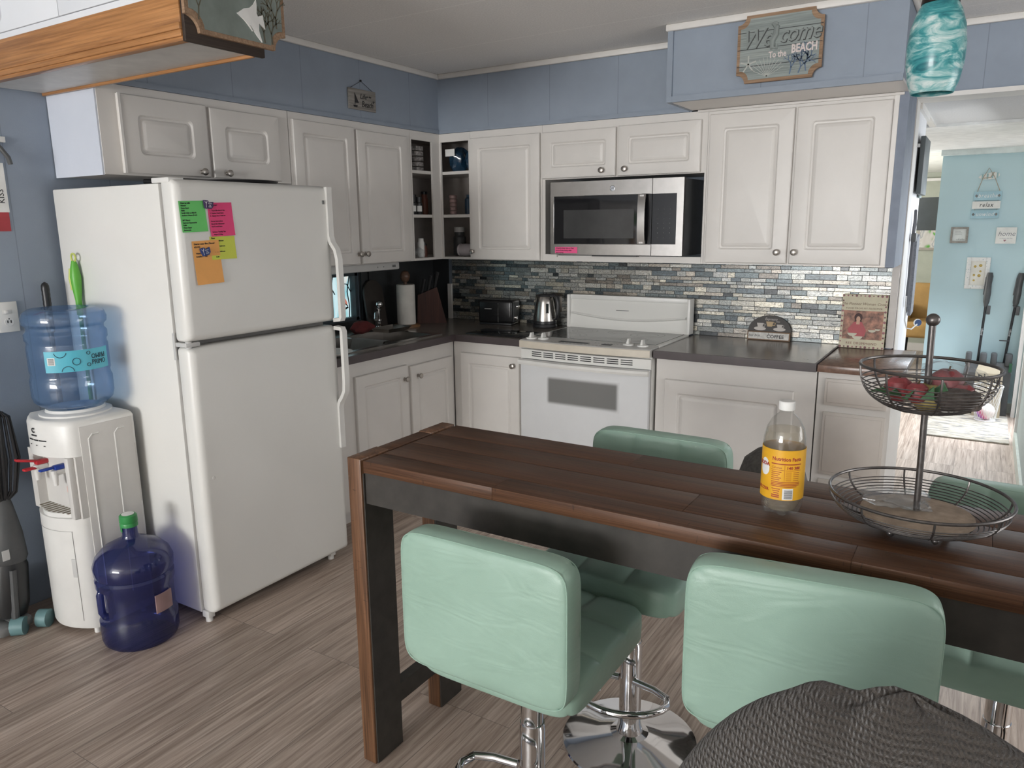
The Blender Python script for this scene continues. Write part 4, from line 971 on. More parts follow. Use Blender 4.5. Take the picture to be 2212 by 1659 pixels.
fish = [(-2.562, 2.165), (-2.556, 2.168), (-2.535, 2.183), (-2.512, 2.190), (-2.497, 2.203), (-2.488, 2.217), (-2.487, 2.200), (-2.489, 2.178), (-2.485, 2.170), (-2.466, 2.178), (-2.464, 2.160), (-2.459, 2.138), (-2.482, 2.151), (-2.484, 2.130), (-2.480, 2.115), (-2.474, 2.098), (-2.490, 2.112), (-2.512, 2.136), (-2.518, 2.140), (-2.508, 2.124), (-2.522, 2.138), (-2.536, 2.150)]
obj('angelfish', MB(FS).prism(fish, .0135, .018), whiteink, s, smooth=False)
mb = MB(FS)
def coral(mb, u, v, a, L, d, w):
    u1, v1 = u+L*math.cos(a), v+L*math.sin(a); mb.strip([(u, v), (u1, v1)], .0022+.0008*d, w, w+.0006)
    if d > 0:
        for s_ in (-1, 1): coral(mb, u1, v1, a+s_*random.uniform(.25, .6), L*random.uniform(.7, .9), d-1, w)
for u, v in ((-2.46, 2.10), (-2.43, 2.10), (-2.41, 2.15), (-2.44, 2.2), (-2.42, 2.26)): coral(mb, u, v, R(95), .03, 4, .0131)
for u, v in ((-2.695, 2.12), (-2.69, 2.2)): coral(mb, u, v, R(85), .035, 3, .0131)
obj('painted_coral', mb, mat('coral_brown_paint', (.13, .12, .085), .8), fc, smooth=False)
# welcome sign on the right soffit
FWS = frame((0, -.674, 0), X, Z)
s, fc = board('wall_sign', 'weathered plank plaque reading Welcome To the BEACH on the right soffit', FWS, 2.240, 2.592, 2.131, 2.405, .036, .014, rimw, facew)
FWt = lambda p: FWS(Vector((2.416+p[0], 2.30+p[1]+.02*p[0], .0152+p[2])))
mb = MB(FWt); mb.text('We', -.094, .006, .105, shear=.35, depth=.0016, xs=.80, w=.0006); mb.text('come', .082, .010, .098, shear=.35, depth=.0016, xs=.80, space=.95, w=.0006)
mb.tube([(-.026, .060, .002), (-.012, .045, .002), (-.014, .015, .002), (-.028, -.008, .002), (-.026, -.036, .002), (-.010, -.038, .002), (-.008, -.022, .002)], [.008, .012, .012, .013, .011, .008, .004], 8)
mb.ball((-.020, .058, .003), .012, 10, (1.2, .8, .5))
obj('script_lettering', mb, mat('carved_grey_green', (.24, .27, .26), .7), fc, smooth=False)
mb = MB(FWt); mb.text('We', -.0925, .0045, .105, shear=.35, depth=.0003, xs=.80, bold=.0022); mb.text('come', .0835, .0085, .098, shear=.35, depth=.0003, xs=.80, space=.95, bold=.0022)
obj('letter_outline', mb, mat('dark_outline_paint', (.07, .075, .075), .8), fc, smooth=False)  # dark outline of the sign's raised letters
mb = MB(FWt); mb.text('To the', -.004, -.064, .036, bold=.0008, xs=.74); mb.text('BEACH', .104, -.052, .046, bold=.0014, xs=.72)
obj('block_lettering', mb, mat('sign_pinkish_white', (.66, .58, .56), .7), fc, smooth=False)
mb = MB(FWt)
for u, v, a in ((.05, -.15, 80), (.085, -.15, 70), (.115, -.145, 100), (.13, -.11, 110)): coral(mb, u, v, R(a), .026, 4, .0001)
obj('painted_coral', mb, mat('coral_blue_paint', (.12, .17, .25), .8), fc, smooth=False)
mb = MB(FWt)
for k in range(11): a = R(25+13*k); mb.strip([(-.045, -.148), (-.045+.075*math.cos(a), -.148+.08*math.sin(a))], .0016, 0, .0006)
for k in range(5):
    a = R(90+72*k); mb.strip([(-.125, -.09), (-.125+.035*math.cos(a), -.09+.035*math.sin(a))], .006, 0, .0006)
obj('painted_shell', mb, mat('shell_cream_paint', (.46, .47, .44), .8), fc, smooth=False)
# small beach sign on the left soffit
FLS = frame((.3405, 0, 0), Y, Z)
ls = thing('wall_sign', 'tiny string-hung sign reading Life Beach on the left soffit', 'sign', (.345, -1.013, 2.143))
obj('board', MB(FLS).box(-1.117, -.909, 2.143, 2.248, .0005, .010, bev=.002), wood('grey_driftwood', [(.25, (.16, .15, .14)), (.5, (.29, .275, .255)), (.8, (.38, .36, .33))], 1, 1, .8), ls)
obj('string', MB(FLS).tube([(-1.10, 2.247, .006), (-1.017, 2.290, .006), (-.925, 2.247, .006)], .0012, 6), ink, ls)
obj('nail', MB(FLS).ball((-1.017, 2.292, .006), .006, 10), ink, ls)
mb = MB(lambda p: FLS(Vector((-1.013+p[0], 2.196+p[1], .0105+p[2])))); mb.text('Life', .005, .016, .036, shear=.25); mb.text('at the', .050, .020, .014); mb.text('Beach', .035, -.022, .044, shear=.2, xs=.85)
mb.strip([(-.06, .03), (-.06, -.03)], .003, 0, .0006); mb.prism([(-.075, -.032), (-.04, -.032), (-.045, -.042), (-.068, -.042)], 0, .0006); mb.tube([(.085+.005*math.cos(k), -.004+.005*math.sin(k), 0) for k in range(6)], .002, 5)
mb.prism([(-.058, .028), (-.058, -.02), (-.03, -.02)], 0, .0004)
obj('lettering', mb, ink, ls, smooth=False)

# ================================================================ things on the shelves
def jar(label, c, r, h, m, lidm=None, lid=.014, cat='jar', name='jar', group=None, spot=None):
    j = tag(obj(name, MB().lathe([(r*.9, 0), (r, .006), (r, h*.78), (r*.8, h*.86), (r*.8, h)], c, 24), m, None), label, cat, group)
    if lidm: obj('lid', MB().lathe([(r*.86, h), (r*.86, h+lid), (r*.8, h+lid+.002), (0, h+lid+.002)], c, 24), lidm, j)
    if spot: obj('label', MB(cyl_frame((c[0], c[1], c[2]), r, R(-35))).rings([[(-spot/2+spot*k/5, h*.22, 0), (-spot/2+spot*k/5, h*.62, 0), (-spot/2+spot*k/5, h*.62, .001), (-spot/2+spot*k/5, h*.22, .001)] for k in range(6)]), whiteink, j)
    return j
def lump(name, label, cat, c, r, sc, m, seed=0, amp=.12, f=7):
    rnd = random.Random(seed); n, seg = 16, 26; ph = [rnd.uniform(0, 6) for _ in range(6)]; rs = []
    for i in range(n+1):
        ring = []
        for k in range(seg):
            t, a = math.pi*i/n, 2*math.pi*k/seg
            q = r*(1+amp*(math.sin(3*a+ph[0]+2*t)+.6*math.sin(f*a+ph[1]-3*t)+.5*math.sin(5*t+ph[2]))*math.sin(t))
            z = -math.cos(t)*q*sc[2]
            ring.append((c[0]+q*sc[0]*math.sin(t)*math.cos(a), c[1]+q*sc[1]*math.sin(t)*math.sin(a), c[2]+max(z, -r*sc[2]*.9)+r*sc[2]*.9))
        rs.append(ring)
    return tag(obj(name, MB().rings(rs, cap0=False, cap1=False), m), label, cat)
S1, S2, S3 = 1.8625, 1.6055, ZB+.0145
bagm = bluebag
b1 = lump('plastic_bag', 'blue plastic bag with white label on the top corner shelf', 'bag', (.395, -.20, S1), .080, (.7, .9, 1.0), bagm, 1)
obj('label', MB(frame((.385, -.290, S1+.115), X, Z)).box(-.035, .035, -.022, .02, 0, .002), whiteink, b1, smooth=False)
lump('plastic_bag', 'shiny blue plastic bag at the right end of the top corner shelf', 'bag', (.508, -.22, S1), .066, (.52, .8, 1.15), bagm, 2)
pt = jar('blue plastic pitcher on the middle corner shelf', (.485, -.20, S2), .05, .12, bluebag, None, cat='pitcher', name='pitcher')
obj('handle', MB().tube([(.53, -.22, S2+.02), (.548, -.225, S2+.04), (.548, -.225, S2+.09), (.53, -.22, S2+.11)], .006, 8), bluebag, pt)
stack = mat('stacked_pink_tins', (.30, .20, .19), .5, var=.2, vscale=40)
mb = MB()
for k in range(5): mb.lathe([(.02, .024*k), (.023, .024*k+.004), (.023, .024*k+.018), (.02, .024*k+.022)], (.385, -.27, S2), 16)
tag(obj('tin_stack', mb, stack), 'small stack of pinkish round tins on the middle corner shelf', 'tins')
jar('dark jar with pale lid on the bottom corner shelf', (.345, -.155, S3), .040, .15, darkgrey, lightgrey, .030)
jar('black canister on the bottom corner shelf behind the pink case', (.455, -.10, S3), .055, .145, blackpl, blackpl)
cs2 = tag(obj('travel_case', MB().tube([(.425, -.265, S3+.040), (.46, -.255, S3+.040), (.515, -.235, S3+.040)], [.036, .039, .036], 20), mat('case_pale_lilac', (.42, .39, .41), .5), None), 'rounded pale lilac case lying on the bottom corner shelf', 'case')
obj('end_cap', MB().tube([(.418, -.267, S3+.040), (.433, -.263, S3+.040)], [.034, .041], 20), mat('case_cap_lilac', (.52, .48, .50), .5), cs2)
mb = MB()
for k in range(5): mb.box(.19, .265, -.47, -.40, S1+.031*k, S1+.026+.031*k, bev=.004)
tag(obj('box_stack', mb, mat('patterned_boxes', (.36, .34, .33), .6, var=.4, vscale=70)), 'stack of small patterned packets on the top left shelf', 'boxes')
for k, (y, lb_) in enumerate(((-.535, 'dark spice jar with white round label nearest the sink cabinet'), (-.478, 'dark spice jar with white round label nearer the corner'))):
    jar(lb_, (.275, y, S2), .025, .085, blackpl, blackpl, .018, spot=.03)
for y, k in ((-.50, 1), (-.45, 2)):
    jar(('brown', 'taller dark')[k-1]+' spice bottle behind the two labelled jars', (.20+.01*k, y+.05*k, S2), .024, .085+.02*k, mat('spice_brown_%d' % k, (.10*k/1.2, .06, .04), .5), blackpl, .015)
jar('white paper cup roll on the bottom left shelf', (.262, -.452, S3), .022, .115, whiteink, None, cat='cup', name='cup')
jar('grey measuring cup on the bottom left shelf beside the sink cabinet', (.255, -.545, S3), .026, .155, lightgrey, None, cat='cup', name='cup')
lump('plastic_bag', 'small clear plastic bag on the bottom left shelf', 'bag', (.285, -.505, S3), .036, (.9, 1, .9), film, 5)
jar('brown spice bottle at the right of the bottom left shelf', (.25, -.400, S3), .016, .07, mat('spice_red_brown', (.16, .06, .04), .5), blackpl, .01)

# ================================================================ things on the counters
CT = .9145
ub = thing('under_cabinet_light', 'slim white light bar under the sink wall cabinet', 'light fixture', (.28, -1.0, 1.28))
obj('housing', B(.235, .325, -1.50, -.735, 1.290, 1.3325, bev=.008), lightgrey, ub)
obj('switch_button', MB(frame((.3255, 0, 0), Y, Z)).box(-.80, -.775, 1.305, 1.318, 0, .003).box(-.93, -.925, 1.308, 1.314, 0, .002).box(-.88, -.875, 1.308, 1.314, 0, .002), midgrey, ub, smooth=False)
fa = thing('faucet', 'chrome faucet with clear ball knob behind the sink', 'faucet', (.105, -.735, CT+.005))
obj('base', MB().lathe([(.03, .0), (.03, .006), (.024, .012), (.017, .02), (.017, .045), (.021, .05), (.021, .06), (.014, .066), (.013, .11), (.018, .113), (.018, .122), (.010, .128)], (.105, -.70, CT+.005), 24), chrome, fa)
obj('ball_knob', MB().ball((.110, -.69, CT+.155), .023, 18), chrome, fa)
obj('spout', MB().tube([(.105, -.705, CT+.06), (.15, -.76, CT+.115), (.22, -.84, CT+.14), (.29, -.92, CT+.125), (.31, -.945, CT+.10)], .011, 12), chrome, fa)
cb = tag(obj('cutting_board', MB(lambda p: Vector((.022+p[2]+(.30-p[1])*.14, -.66+p[0], CT+.005+p[1]))).prism([(-.085, 0), (.085, 0), (.085, .21)]+[(.085*math.cos(R(180*k/14)), .21+.085*math.sin(R(180*k/14))) for k in range(1, 14)]+[(-.085, .21)], -.004, .010), mat('cutting_board_dark', (.035, .028, .024), .5)), 'dark round-topped cutting board leaning on the wall behind the faucet', 'cutting board')
pt = thing('paper_towel_holder', 'white paper towel roll on a wooden holder in the sink corner', 'paper towels', (.165, -.50, CT))
PC = (.165, -.50, CT)
obj('holder_base', MB().lathe([(.085, 0), (.085, .010), (.078, .016), (0, .016)], PC, 36), mat('holder_wood', (.22, .11, .05), .5), pt)
obj('paper_roll', MB().lathe([(.02, .017), (.057, .017), (.058, .02), (.058, .262), (.056, .265), (.02, .265)], PC, 40), mat('paper_white', (.74, .71, .66), .9, bmp=.15, bscale=150), pt)
obj('finial', MB().lathe([(.010, .26), (.011, .28), (.024, .29), (.031, .308), (.031, .325), (.02, .345), (0, .352)], PC, 24), mat('finial_wood', (.13, .07, .045), .4), pt)
kbm = wood('knife_block_wood', [(.25, (.03, .010, .007)), (.5, (.06, .019, .013)), (.8, (.09, .032, .022))], 2, 1, .45)
kb = thing('knife_block', 'reddish wooden knife block with black-handled knives in the corner', 'knife block', (.20, -.27, CT))
KF = lambda p: Vector((.20+p[0]*.8+p[1]*.0, -.27+p[0]*.6-p[2]*.6+p[1]*0, CT+p[1])) if False else Vector((.20+.75*p[0]+.4*p[2], -.27+.6*p[0]-.5*p[2], CT+p[1]))
obj('block', MB(KF).prism([(-.11, 0), (.09, 0), (.03, .235), (-.10, .185)], -.055, .055), kbm, kb, smooth=False)
for i in range(3):
    for j in range(2):
        u, w = -.075+.045*i, -.03+.06*j
        p0, p1 = Vector(KF((u, .188+.02*i, w))), Vector(KF((u+.022, .275+.022*i+.012*j, w)))
        kn = obj('knife', MB().tube([p0, p0.lerp(p1, .4), p1], [.009, .010, .012], 8), blackpl, kb)
ts = thing('toaster', 'black two-slice toaster left of the kettle', 'toaster', (.615, -.10, CT))
ta = R(10); TF = lambda p: Vector((.612+p[0]*math.cos(ta)-p[1]*math.sin(ta), -.112+p[0]*math.sin(ta)+p[1]*math.cos(ta), CT+p[2]))
obj('body', MB(TF).box(-.118, .118, -.068, .068, .010, .158, bev=.018, seg=4), mat('toaster_black', (.012, .012, .013), .22), ts)
obj('base', MB(TF).box(-.112, .112, -.064, .064, 0, .012, bev=.004), blackpl, ts)
obj('slot', MB(TF).box(-.085, .075, -.035, -.013, .157, .1592).box(-.085, .075, .013, .035, .157, .1592), darkgrey, ts, smooth=False)
obj('chrome_band', MB(TF).box(.020, .0255, -.0695, -.0675, .018, .138), chrome, ts, smooth=False)
obj('logo_bar', MB(TF).box(-.070, -.022, -.0695, -.0675, .100, .103), lightgrey, ts, smooth=False)
obj('end_panel', MB(TF).box(.117, .1215, -.055, .055, .018, .142, bev=.002), darkgrey, ts)
obj('lever', MB(TF).box(.121, .138, -.020, .020, .108, .121, bev=.003), chrome, ts)
obj('dial', MB(TF).cyl((.121, -.024, .045), (.135, -.024, .045), .015, .011, 20), chrome, ts)
kt = thing('kettle', 'stainless electric kettle with black handle beside the stove', 'kettle', (.955, -.115, CT))
KC = (.955, -.115, CT)
obj('power_base', MB().lathe([(.074, 0), (.076, .006), (.072, .020), (0, .020)], KC, 36), blackpl, kt)
obj('body', MB().lathe([(.071, .038), (.071, .045), (.066, .09), (.056, .155), (.050, .187), (.047, .191)], KC, 40), steel, kt)
obj('bottom_ring', MB().lathe([(.069, .020), (.0725, .024), (.0725, .040), (.070, .042)], KC, 40), blackpl, kt)
obj('lid', MB().lathe([(.048, .190), (.045, .199), (.032, .206), (.012, .208), (.012, .214), (0, .216)], KC, 32), blackpl, kt)
ka = R(-8); kp_ = lambda r, z: (KC[0]+r*math.cos(ka), KC[1]+r*math.sin(ka), KC[2]+z)
obj('handle', MB().tube([kp_(.036, .196), kp_(.072, .200), kp_(.093, .184), kp_(.099, .145), kp_(.098, .09), kp_(.088, .058), kp_(.070, .052)], [.012, .013, .013, .012, .011, .010, .009], 12), blackpl, kt)
obj('water_gauge', MB(cyl_frame((KC[0], KC[1], KC[2]), .062, R(-48))).box(-.008, .008, .07, .15, -.002, .004), darkglass, kt)
obj('spout', MB().tube([kp_(-.044, .176), kp_(-.055, .188), kp_(-.062, .195)], [.018, .014, .008], 10), steel, kt)
om = thing('outlet_cover', 'dark nickel outlet cover on the mosaic behind the kettle', 'outlet', (.985, -.012, 1.0))
FT = frame((0, -.0095, 0), X, Z)
obj('plate', MB(FT).box(.952, 1.018, 1.000, 1.118, 0, .005, bev=.0015), mat('bronze_plate', (.10, .085, .07), .4, .5), om)
obj('socket', MB(FT).box(.966, 1.004, 1.012, 1.050, .005, .0065, bev=.001).box(.966, 1.004, 1.066, 1.104, .005, .0065, bev=.001), darkgrey, om)
tag(obj('counter_mat', B(.690, 1.085, -.600, -.375, CT, CT+.006, bev=.0025), darkglass), 'flat black glossy mat on the counter left of the stove', 'mat')
lump('dish_cloth', 'crumpled dark red cloth on the back of the sink', 'cloth', (.155, -.905, CT+.005), .055, (.8, 1.5, .7), mat('cloth_red', (.12, .02, .02), .9), 8, .15)
sp = tag(obj('baking_pan', MB().rings([[(.19, -.83, CT+.006), (.30, -.83, CT+.006), (.30, -.66, CT+.006), (.19, -.66, CT+.006)], [(.17, -.85, CT+.03), (.32, -.85, CT+.03), (.32, -.64, CT+.03), (.17, -.64, CT+.03)]], cap1=False), steel), 'small grey metal pan at the corner of the sink', 'pan')
tag(obj('dish_towel', MB().rings([[(.27+.23*k/8, -1.150+.008*math.sin(k*.9), .80), (.27+.23*k/8, -1.106, .915), (.27+.23*k/8, -1.100, .9215), (.27+.23*k/8, -1.060, .9218), (.27+.23*k/8, -1.054, .915), (.27+.23*k/8, -1.015+.008*math.sin(k), .83)] for k in range(9)], close_u=False, cap0=False, cap1=False), mat('towel_grey', (.20, .19, .18), .95, bmp=.3, bscale=150)), 'grey dish towel draped over the sink divider', 'towel')
pl = tag(obj('dinner_plate', MB().lathe([(0, CT+.007), (.07, CT+.007), (.105, CT+.022), (.108, CT+.024), (.07, CT+.012), (0, CT+.012)], (.56, -1.56, 0), 36), whiteink), 'white dinner plate on the counter edge beside the refrigerator', 'plate')
# coffee sign and cookbook
FC = lambda p: Vector((2.296+p[0], -.016-p[2]-.10*(.15-p[1]), CT+.001+p[1]))
cf = thing('coffee_sign', 'dark half-round coffee sign with a white COFFEE board on the counter', 'sign', (2.312, -.05, CT))
arc = [(-.112, .0), (.112, 0), (.112, .05)]+[(.112*math.cos(R(180*k/18)), .05+.082*math.sin(R(180*k/18))) for k in range(1, 18)]+[(-.112, .05)]
obj('arched_board', MB(FC).prism(arc, 0, .009), mat('slate_board', (.060, .055, .052), .6), cf, smooth=False)
obj('white_board', MB(FC).box(-.112, .112, 0, .046, .0092, .022, bev=.001), wood('rusty_frame', [(.3, (.13, .07, .04)), (.6, (.26, .17, .11)), (.8, (.35, .26, .19))], 0, 1, .7), cf)
wbp = obj('white_panel', MB(FC).box(-.106, .106, .006, .041, .0218, .0226), mat('weathered_white', (.58, .57, .54), .8, var=.12, vscale=60), cf, smooth=False)
mb = MB(FC); mb.text('but first...', -.068, .024, .019, w=.0226, shear=.3, depth=.0002); mb.text('COFFEE', .036, .021, .0255, w=.0226, depth=.0002, xs=1.02, bold=.0004); mb.strip([(-.001, .033), (.002, .041)], .002, .0226, .0230)
obj('lettering', mb, ink, wbp, smooth=False)
def cup(mb, u, v, s):
    mb.prism([(u-.018*s, v+.030*s), (u+.018*s, v+.030*s), (u+.011*s, v+.006*s), (u-.011*s, v+.006*s)], .009, .0100); mb.tube([(u+.015*s, v+.026*s, .0095), (u+.027*s, v+.024*s, .0095), (u+.024*s, v+.013*s, .0095), (u+.013*s, v+.012*s, .0095)], .002*s, 6)
for u, q in ((-.050, 1), (.052, .85)):
    mb = MB(FC); cup(mb, u, .060, q); mb.prism([(u+.032*math.cos(R(20*k)), .060+.010*math.sin(R(20*k))) for k in range(18)], .009, .0096)
    obj('painted_cup', mb, mat('cup_cream_paint', (.52, .49, .46), .7) if 'cup_cream_paint' not in MATS else MATS['cup_cream_paint'], cf, smooth=False)
mb = MB(FC); cup(mb, .0, .066, 1.1); obj('painted_mug', mb, mat('mug_tan_paint', (.48, .36, .22), .7), cf, smooth=False)
mb = MB(FC); mb.text('Espresso', .006, .112, .018, w=.009, depth=.0002, shear=.2); mb.text('Hot', .042, .100, .012, w=.009, depth=.0002, shear=.2); obj('cream_lettering', mb, MATS['cup_cream_paint'], cf, smooth=False)
FK = lambda p: Vector((2.757+p[0], -.032-p[2]-.07*(.27-p[1]), CT-.004+p[1]))
bk = thing('cookbook', 'upright cookbook with a woman in red on its cover, leaning at the counter end', 'book', (2.76, -.06, .91))
obj('pages', MB(FK).box(-.100, .100, .004, .264, .003, .020), whiteink, bk, smooth=False)
obj('cover', MB(FK).box(-.104, .104, 0, .268, .020, .023, bev=.0008).box(-.104, .104, 0, .268, .0, .003), mat('cover_cream', (.50, .46, .33), .5, var=.05, vscale=30), bk, smooth=False)
ph_ = obj('cover_picture', MB(FK).box(-.092, .092, .045, .188, .0231, .0236), mat('picture_warm_brown', (.25, .115, .075), .5, var=.55, vscale=38), bk, smooth=False)
mb = MB(FK); mb.prism([(-.055, .060), (.012, .060), (.018, .090), (-.004, .132), (-.040, .132), (-.068, .095)], .0237, .0241); obj('red_blouse', mb, mat('picture_red', (.36, .05, .06), .5), ph_, smooth=False)
mb = MB(FK); mb.ball((-.022, .150, .0238), .013, 12, (1, 1.25, .1)); mb.prism([(-.03, .120), (-.014, .120), (-.014, .14), (-.03, .14)], .0242, .0244); obj('face', mb, mat('picture_skin', (.52, .32, .23), .6), ph_, smooth=False)
mb = MB(FK); mb.ball((-.022, .154, .0237), .019, 12, (1, 1.2, .06)); mb.prism([(-.042, .12), (-.034, .16), (-.01, .16), (-.003, .12), (-.012, .135), (-.032, .135)], .0237, .0239); obj('hair', mb, mat('picture_dark_hair', (.05, .02, .018), .6), ph_, smooth=False)
mb = MB(FK)
for u, v, r in ((-.045, .075, .022), (-.02, .060, .024), (.045, .095, .018), (.07, .10, .012)): mb.prism([(u+r*math.cos(R(180+15*k)), v+r*.7*math.sin(R(180+15*k))) for k in range(13)], .0242, .0246)
obj('bowls', mb, mat('picture_pale_bowl', (.50, .48, .38), .5), ph_, smooth=False)
mb = MB(FK); mb.text('The Pioneer Woman Cooks', 0, .222, .0185, w=.0231, depth=.0002, shear=.25); mb.text('FOOD FROM MY FRONTIER', 0, .199, .0125, w=.0231, depth=.0002, space=1.1); obj('title_lettering', mb, mat('title_brown', (.14, .08, .05), .6), bk, smooth=False)
mb = MB(FK); mb.text('REE DRUMMOND', 0, .024, .0165, w=.0231, depth=.0002, space=1.15); obj('author_lettering', mb, mat('author_maroon', (.16, .04, .04), .6), bk, smooth=False)
mb = MB(FK)
for k in range(40):
    t = k/40*4; s_ = int(t); q = t-s_
    u, v = ((-.098+.196*q, .262), (.098, .262-.256*q), (.098-.196*q, .006), (-.098, .006+.256*q))[s_]
    mb.ball((u, v, .0232), random.uniform(.003, .007), 8, (1, 1, .08))
obj('floral_border', mb, mat('border_floral', (.22, .10, .11), .6, var=.6, vscale=60), bk, smooth=False)

# ================================================================ counter-height table
TZ = .927
tb = thing('table', 'long narrow dark wood counter-height table in the foreground', 'table', (2.85, -2.565, 0))
TX0, TX1, TY0, TY1 = 1.842, 3.86, -2.778, -2.352
mb = MB()
yb = [TY0, TY0+.082, TY0+.205, TY0+.315, TY1]
for i in range(4):
    cuts = {0: [1.899, 2.310, 3.10, 3.805], 1: [1.899, 2.75, 3.805], 2: [1.899, 3.32, 3.805], 3: [1.899, 2.52, 3.805]}[i]
    for a, b in zip(cuts[:-1], cuts[1:]): mb.box(a, b, yb[i]+.0006, yb[i+1]-.0006, TZ-.034, TZ-.001, bev=.0018)
obj('tabletop', mb, tablew, tb)
for x0, x1 in ((TX0, TX0+.048), (TX1-.048, TX1)):
    for y0, y1 in ((TY0, TY0+.118), (TY1-.118, TY1)):
        lg_ = obj('leg', B(x0, x1, y0, y1, 0, TZ+.002, bev=.003), tablev, tb)
    xi = x0+.046 if x0 == TX0 else x0-.004
    obj('leg_facing', B(xi, xi+.006, TY0+.006, TY0+.116, .002, TZ-.04), tabledk, tb, smooth=False)
    obj('leg_facing', B(xi, xi+.006, TY1-.116, TY1-.006, .002, TZ-.04), tabledk, tb, smooth=False)
    obj('end_stretcher', B(x0+.008, x1-.006, TY0+.118, TY1-.118, .13, .19), tabledk, tb, smooth=False)
    obj('end_rail', B(x0, x1, TY0+.116, TY1-.116, TZ-.055, TZ-.001, bev=.002), tablew, tb)
for y in (TY0+.012, TY1-.034): obj('apron', B(TX0+.048, TX1-.048, y, y+.022, .802, TZ-.034), tabledk, tb, smooth=False)

# ================================================================ bar stools
def stool(label, loc, rz, s):
    t = thing('bar_stool', label, 'bar stool', (0, 0, 0), 'mint green bar stools around the table')
    mb = MB(lambda p: Vector((p[0], p[1]+.02, s-.045+p[2]))); mb.cushion(.415, .42, .092, (2, 2), .012, 30, 8, 9)
    st = obj('seat', mb, mint, t, angle=60)
    def bf(p):
        y = -.190-p[2]*1.0; lean = (p[1])*.06
        return Vector((p[0], -.190+p[2]-lean*.0-.012*(p[0]/.21)**2*0, s+.117+p[1]))
    mb = MB(bf); mb.cushion(.425, .325, .076, (2, 1), .006, 32, 9, 9, groove=.006)
    bk_ = obj('backrest', mb, mint, t, angle=60)
    se = lambda a, e: math.copysign(abs(a)**(2/e), a)
    for yy in (-.219, -.161):
        mb = MB(); mb.tube([(.2098*se(math.cos(2*math.pi*k/96), 9), yy, s+.117+.1600*se(math.sin(2*math.pi*k/96), 9)) for k in range(96)], .0016, 6, True)
        obj('piping', mb, mint, bk_)
    mb = MB(); mb.tube([(.2052*se(math.cos(2*math.pi*k/96), 9), .02+.2075*se(math.sin(2*math.pi*k/96), 9), s-.021) for k in range(96)], .0016, 6, True); obj('piping', mb, mint, st)
    obj('swivel_plate', MB().box(-.09, .09, -.08, .10, s-.105, s-.088, bev=.004).cyl((0, 0, s-.16), (0, 0, s-.10), .032, .038, 24), blackpl, t)
    obj('gas_lift', MB().cyl((0, 0, .30), (0, 0, s-.10), .0285, seg=28), chrome, t)
    obj('column', MB().lathe([(.075, .028), (.04, .040), (.0325, .07), (.032, .325), (.0305, .332), (.0305, .336)], seg=32), chrome, t)
    obj('base', MB().lathe([(0, 0), (.200, 0), (.203, .004), (.200, .009), (.17, .015), (.10, .024), (.06, .034), (0, .036)], seg=56), chrome, t)
    pts = [(.024, .03, .225), (.06, .055, .225)]
    for k in range(15): a = R(10+160*k/14-0); pts.append((.150*math.cos(a), .075+.125*math.sin(a), .225))
    pts += [(-.06, .055, .225), (-.024, .03, .225)]
    pts = [pts[0]]+[(.09, .04, .225), (.135, .06, .225)]+pts[2:-2]+[(-.135, .06, .225), (-.09, .04, .225)]+[pts[-1]]
    pts = [(x, -y, z) for x, y, z in pts] if abs(rz) < 1 else pts
    obj('footrest', MB().tube(pts, .0105, 12), chrome, t)
    obj('height_lever', MB().tube([(.02, .0, s-.13), (.10, .02, s-.125), (.17, .03, s-.135)], .005, 8), chrome, t)
    t.location = loc; t.rotation_euler = (0, 0, rz)
    return t
stool('mint green bar stool on the near side of the table, closer to the refrigerator', (2.415, -2.772, 0), R(0), .600)
stool('mint green bar stool on the near side, in front of the dark armchair', (3.025, -2.690, 0), R(7), .652)
stool('mint green bar stool across the table, facing the oven side', (2.478, -2.300, 0), R(180), .640)
stool('mint green bar stool across the table, behind the wire fruit basket', (3.390, -2.18, 0), R(178), .595)

# ================================================================ things on the table
BX, BY = 2.932, -2.592
bt = thing('soda_bottle', 'clear soda bottle with yellow label and white cap on the table', 'bottle', (BX, BY, TZ))
rs = []
for r, z, d in [(.020, .006, 0), (.026, .002, .35), (.036, .004, .45), (.0425, .020, .30), (.0435, .034, .10), (.0430, .044, 0), (.0430, .150, 0), (.0432, .155, 0), (.0425, .166, 0), (.0375, .188, 0), (.028, .206, 0), (.018, .216, 0), (.0135, .220, 0), (.0135, .226, 0), (.016, .228, 0), (.0135, .230, 0)]:
    rs.append([(BX+r*(1-d*(.5-.5*math.cos(5*2*math.pi*k/60)))*math.cos(2*math.pi*k/60), BY+r*(1-d*(.5-.5*math.cos(5*2*math.pi*k/60)))*math.sin(2*math.pi*k/60), TZ+z) for k in range(60)])
bb = obj('bottle', MB().rings(rs), clearpl, bt)
obj('water', MB().lathe([(.030, .012), (.039, .03), (.0415, .05), (.0415, .150), (.0405, .166), (.0365, .184), (0, .184)], (BX, BY, TZ), 40), watery, bt)
obj('cap', MB().lathe([(.0158, .226), (.0165, .228), (.0165, .243), (.015, .2445), (0, .2445)], (BX, BY, TZ), 40), whiteink, bt)
LF = cyl_frame((BX, BY, TZ), .0434, R(-183))
mb = MB(LF); W_ = 2*math.pi*.0434
mb.rings([[(W_*i/60, .040, 0), (W_*i/60, .148, 0), (W_*i/60, .148, .0006), (W_*i/60, .040, .0006)] for i in range(60)], loop=True)
lb = obj('label', mb, mat('label_yellow', (.80, .42, .025), .4, var=.05, vscale=20), bt)
A0 = .0434*R(183-78)    # centre of the face turned to the viewer
mb = MB(LF)
mb.text('Nutrition Facts', A0+.007, .129, .0108, depth=.0001, w=.0007, bold=.0003, xs=.90)
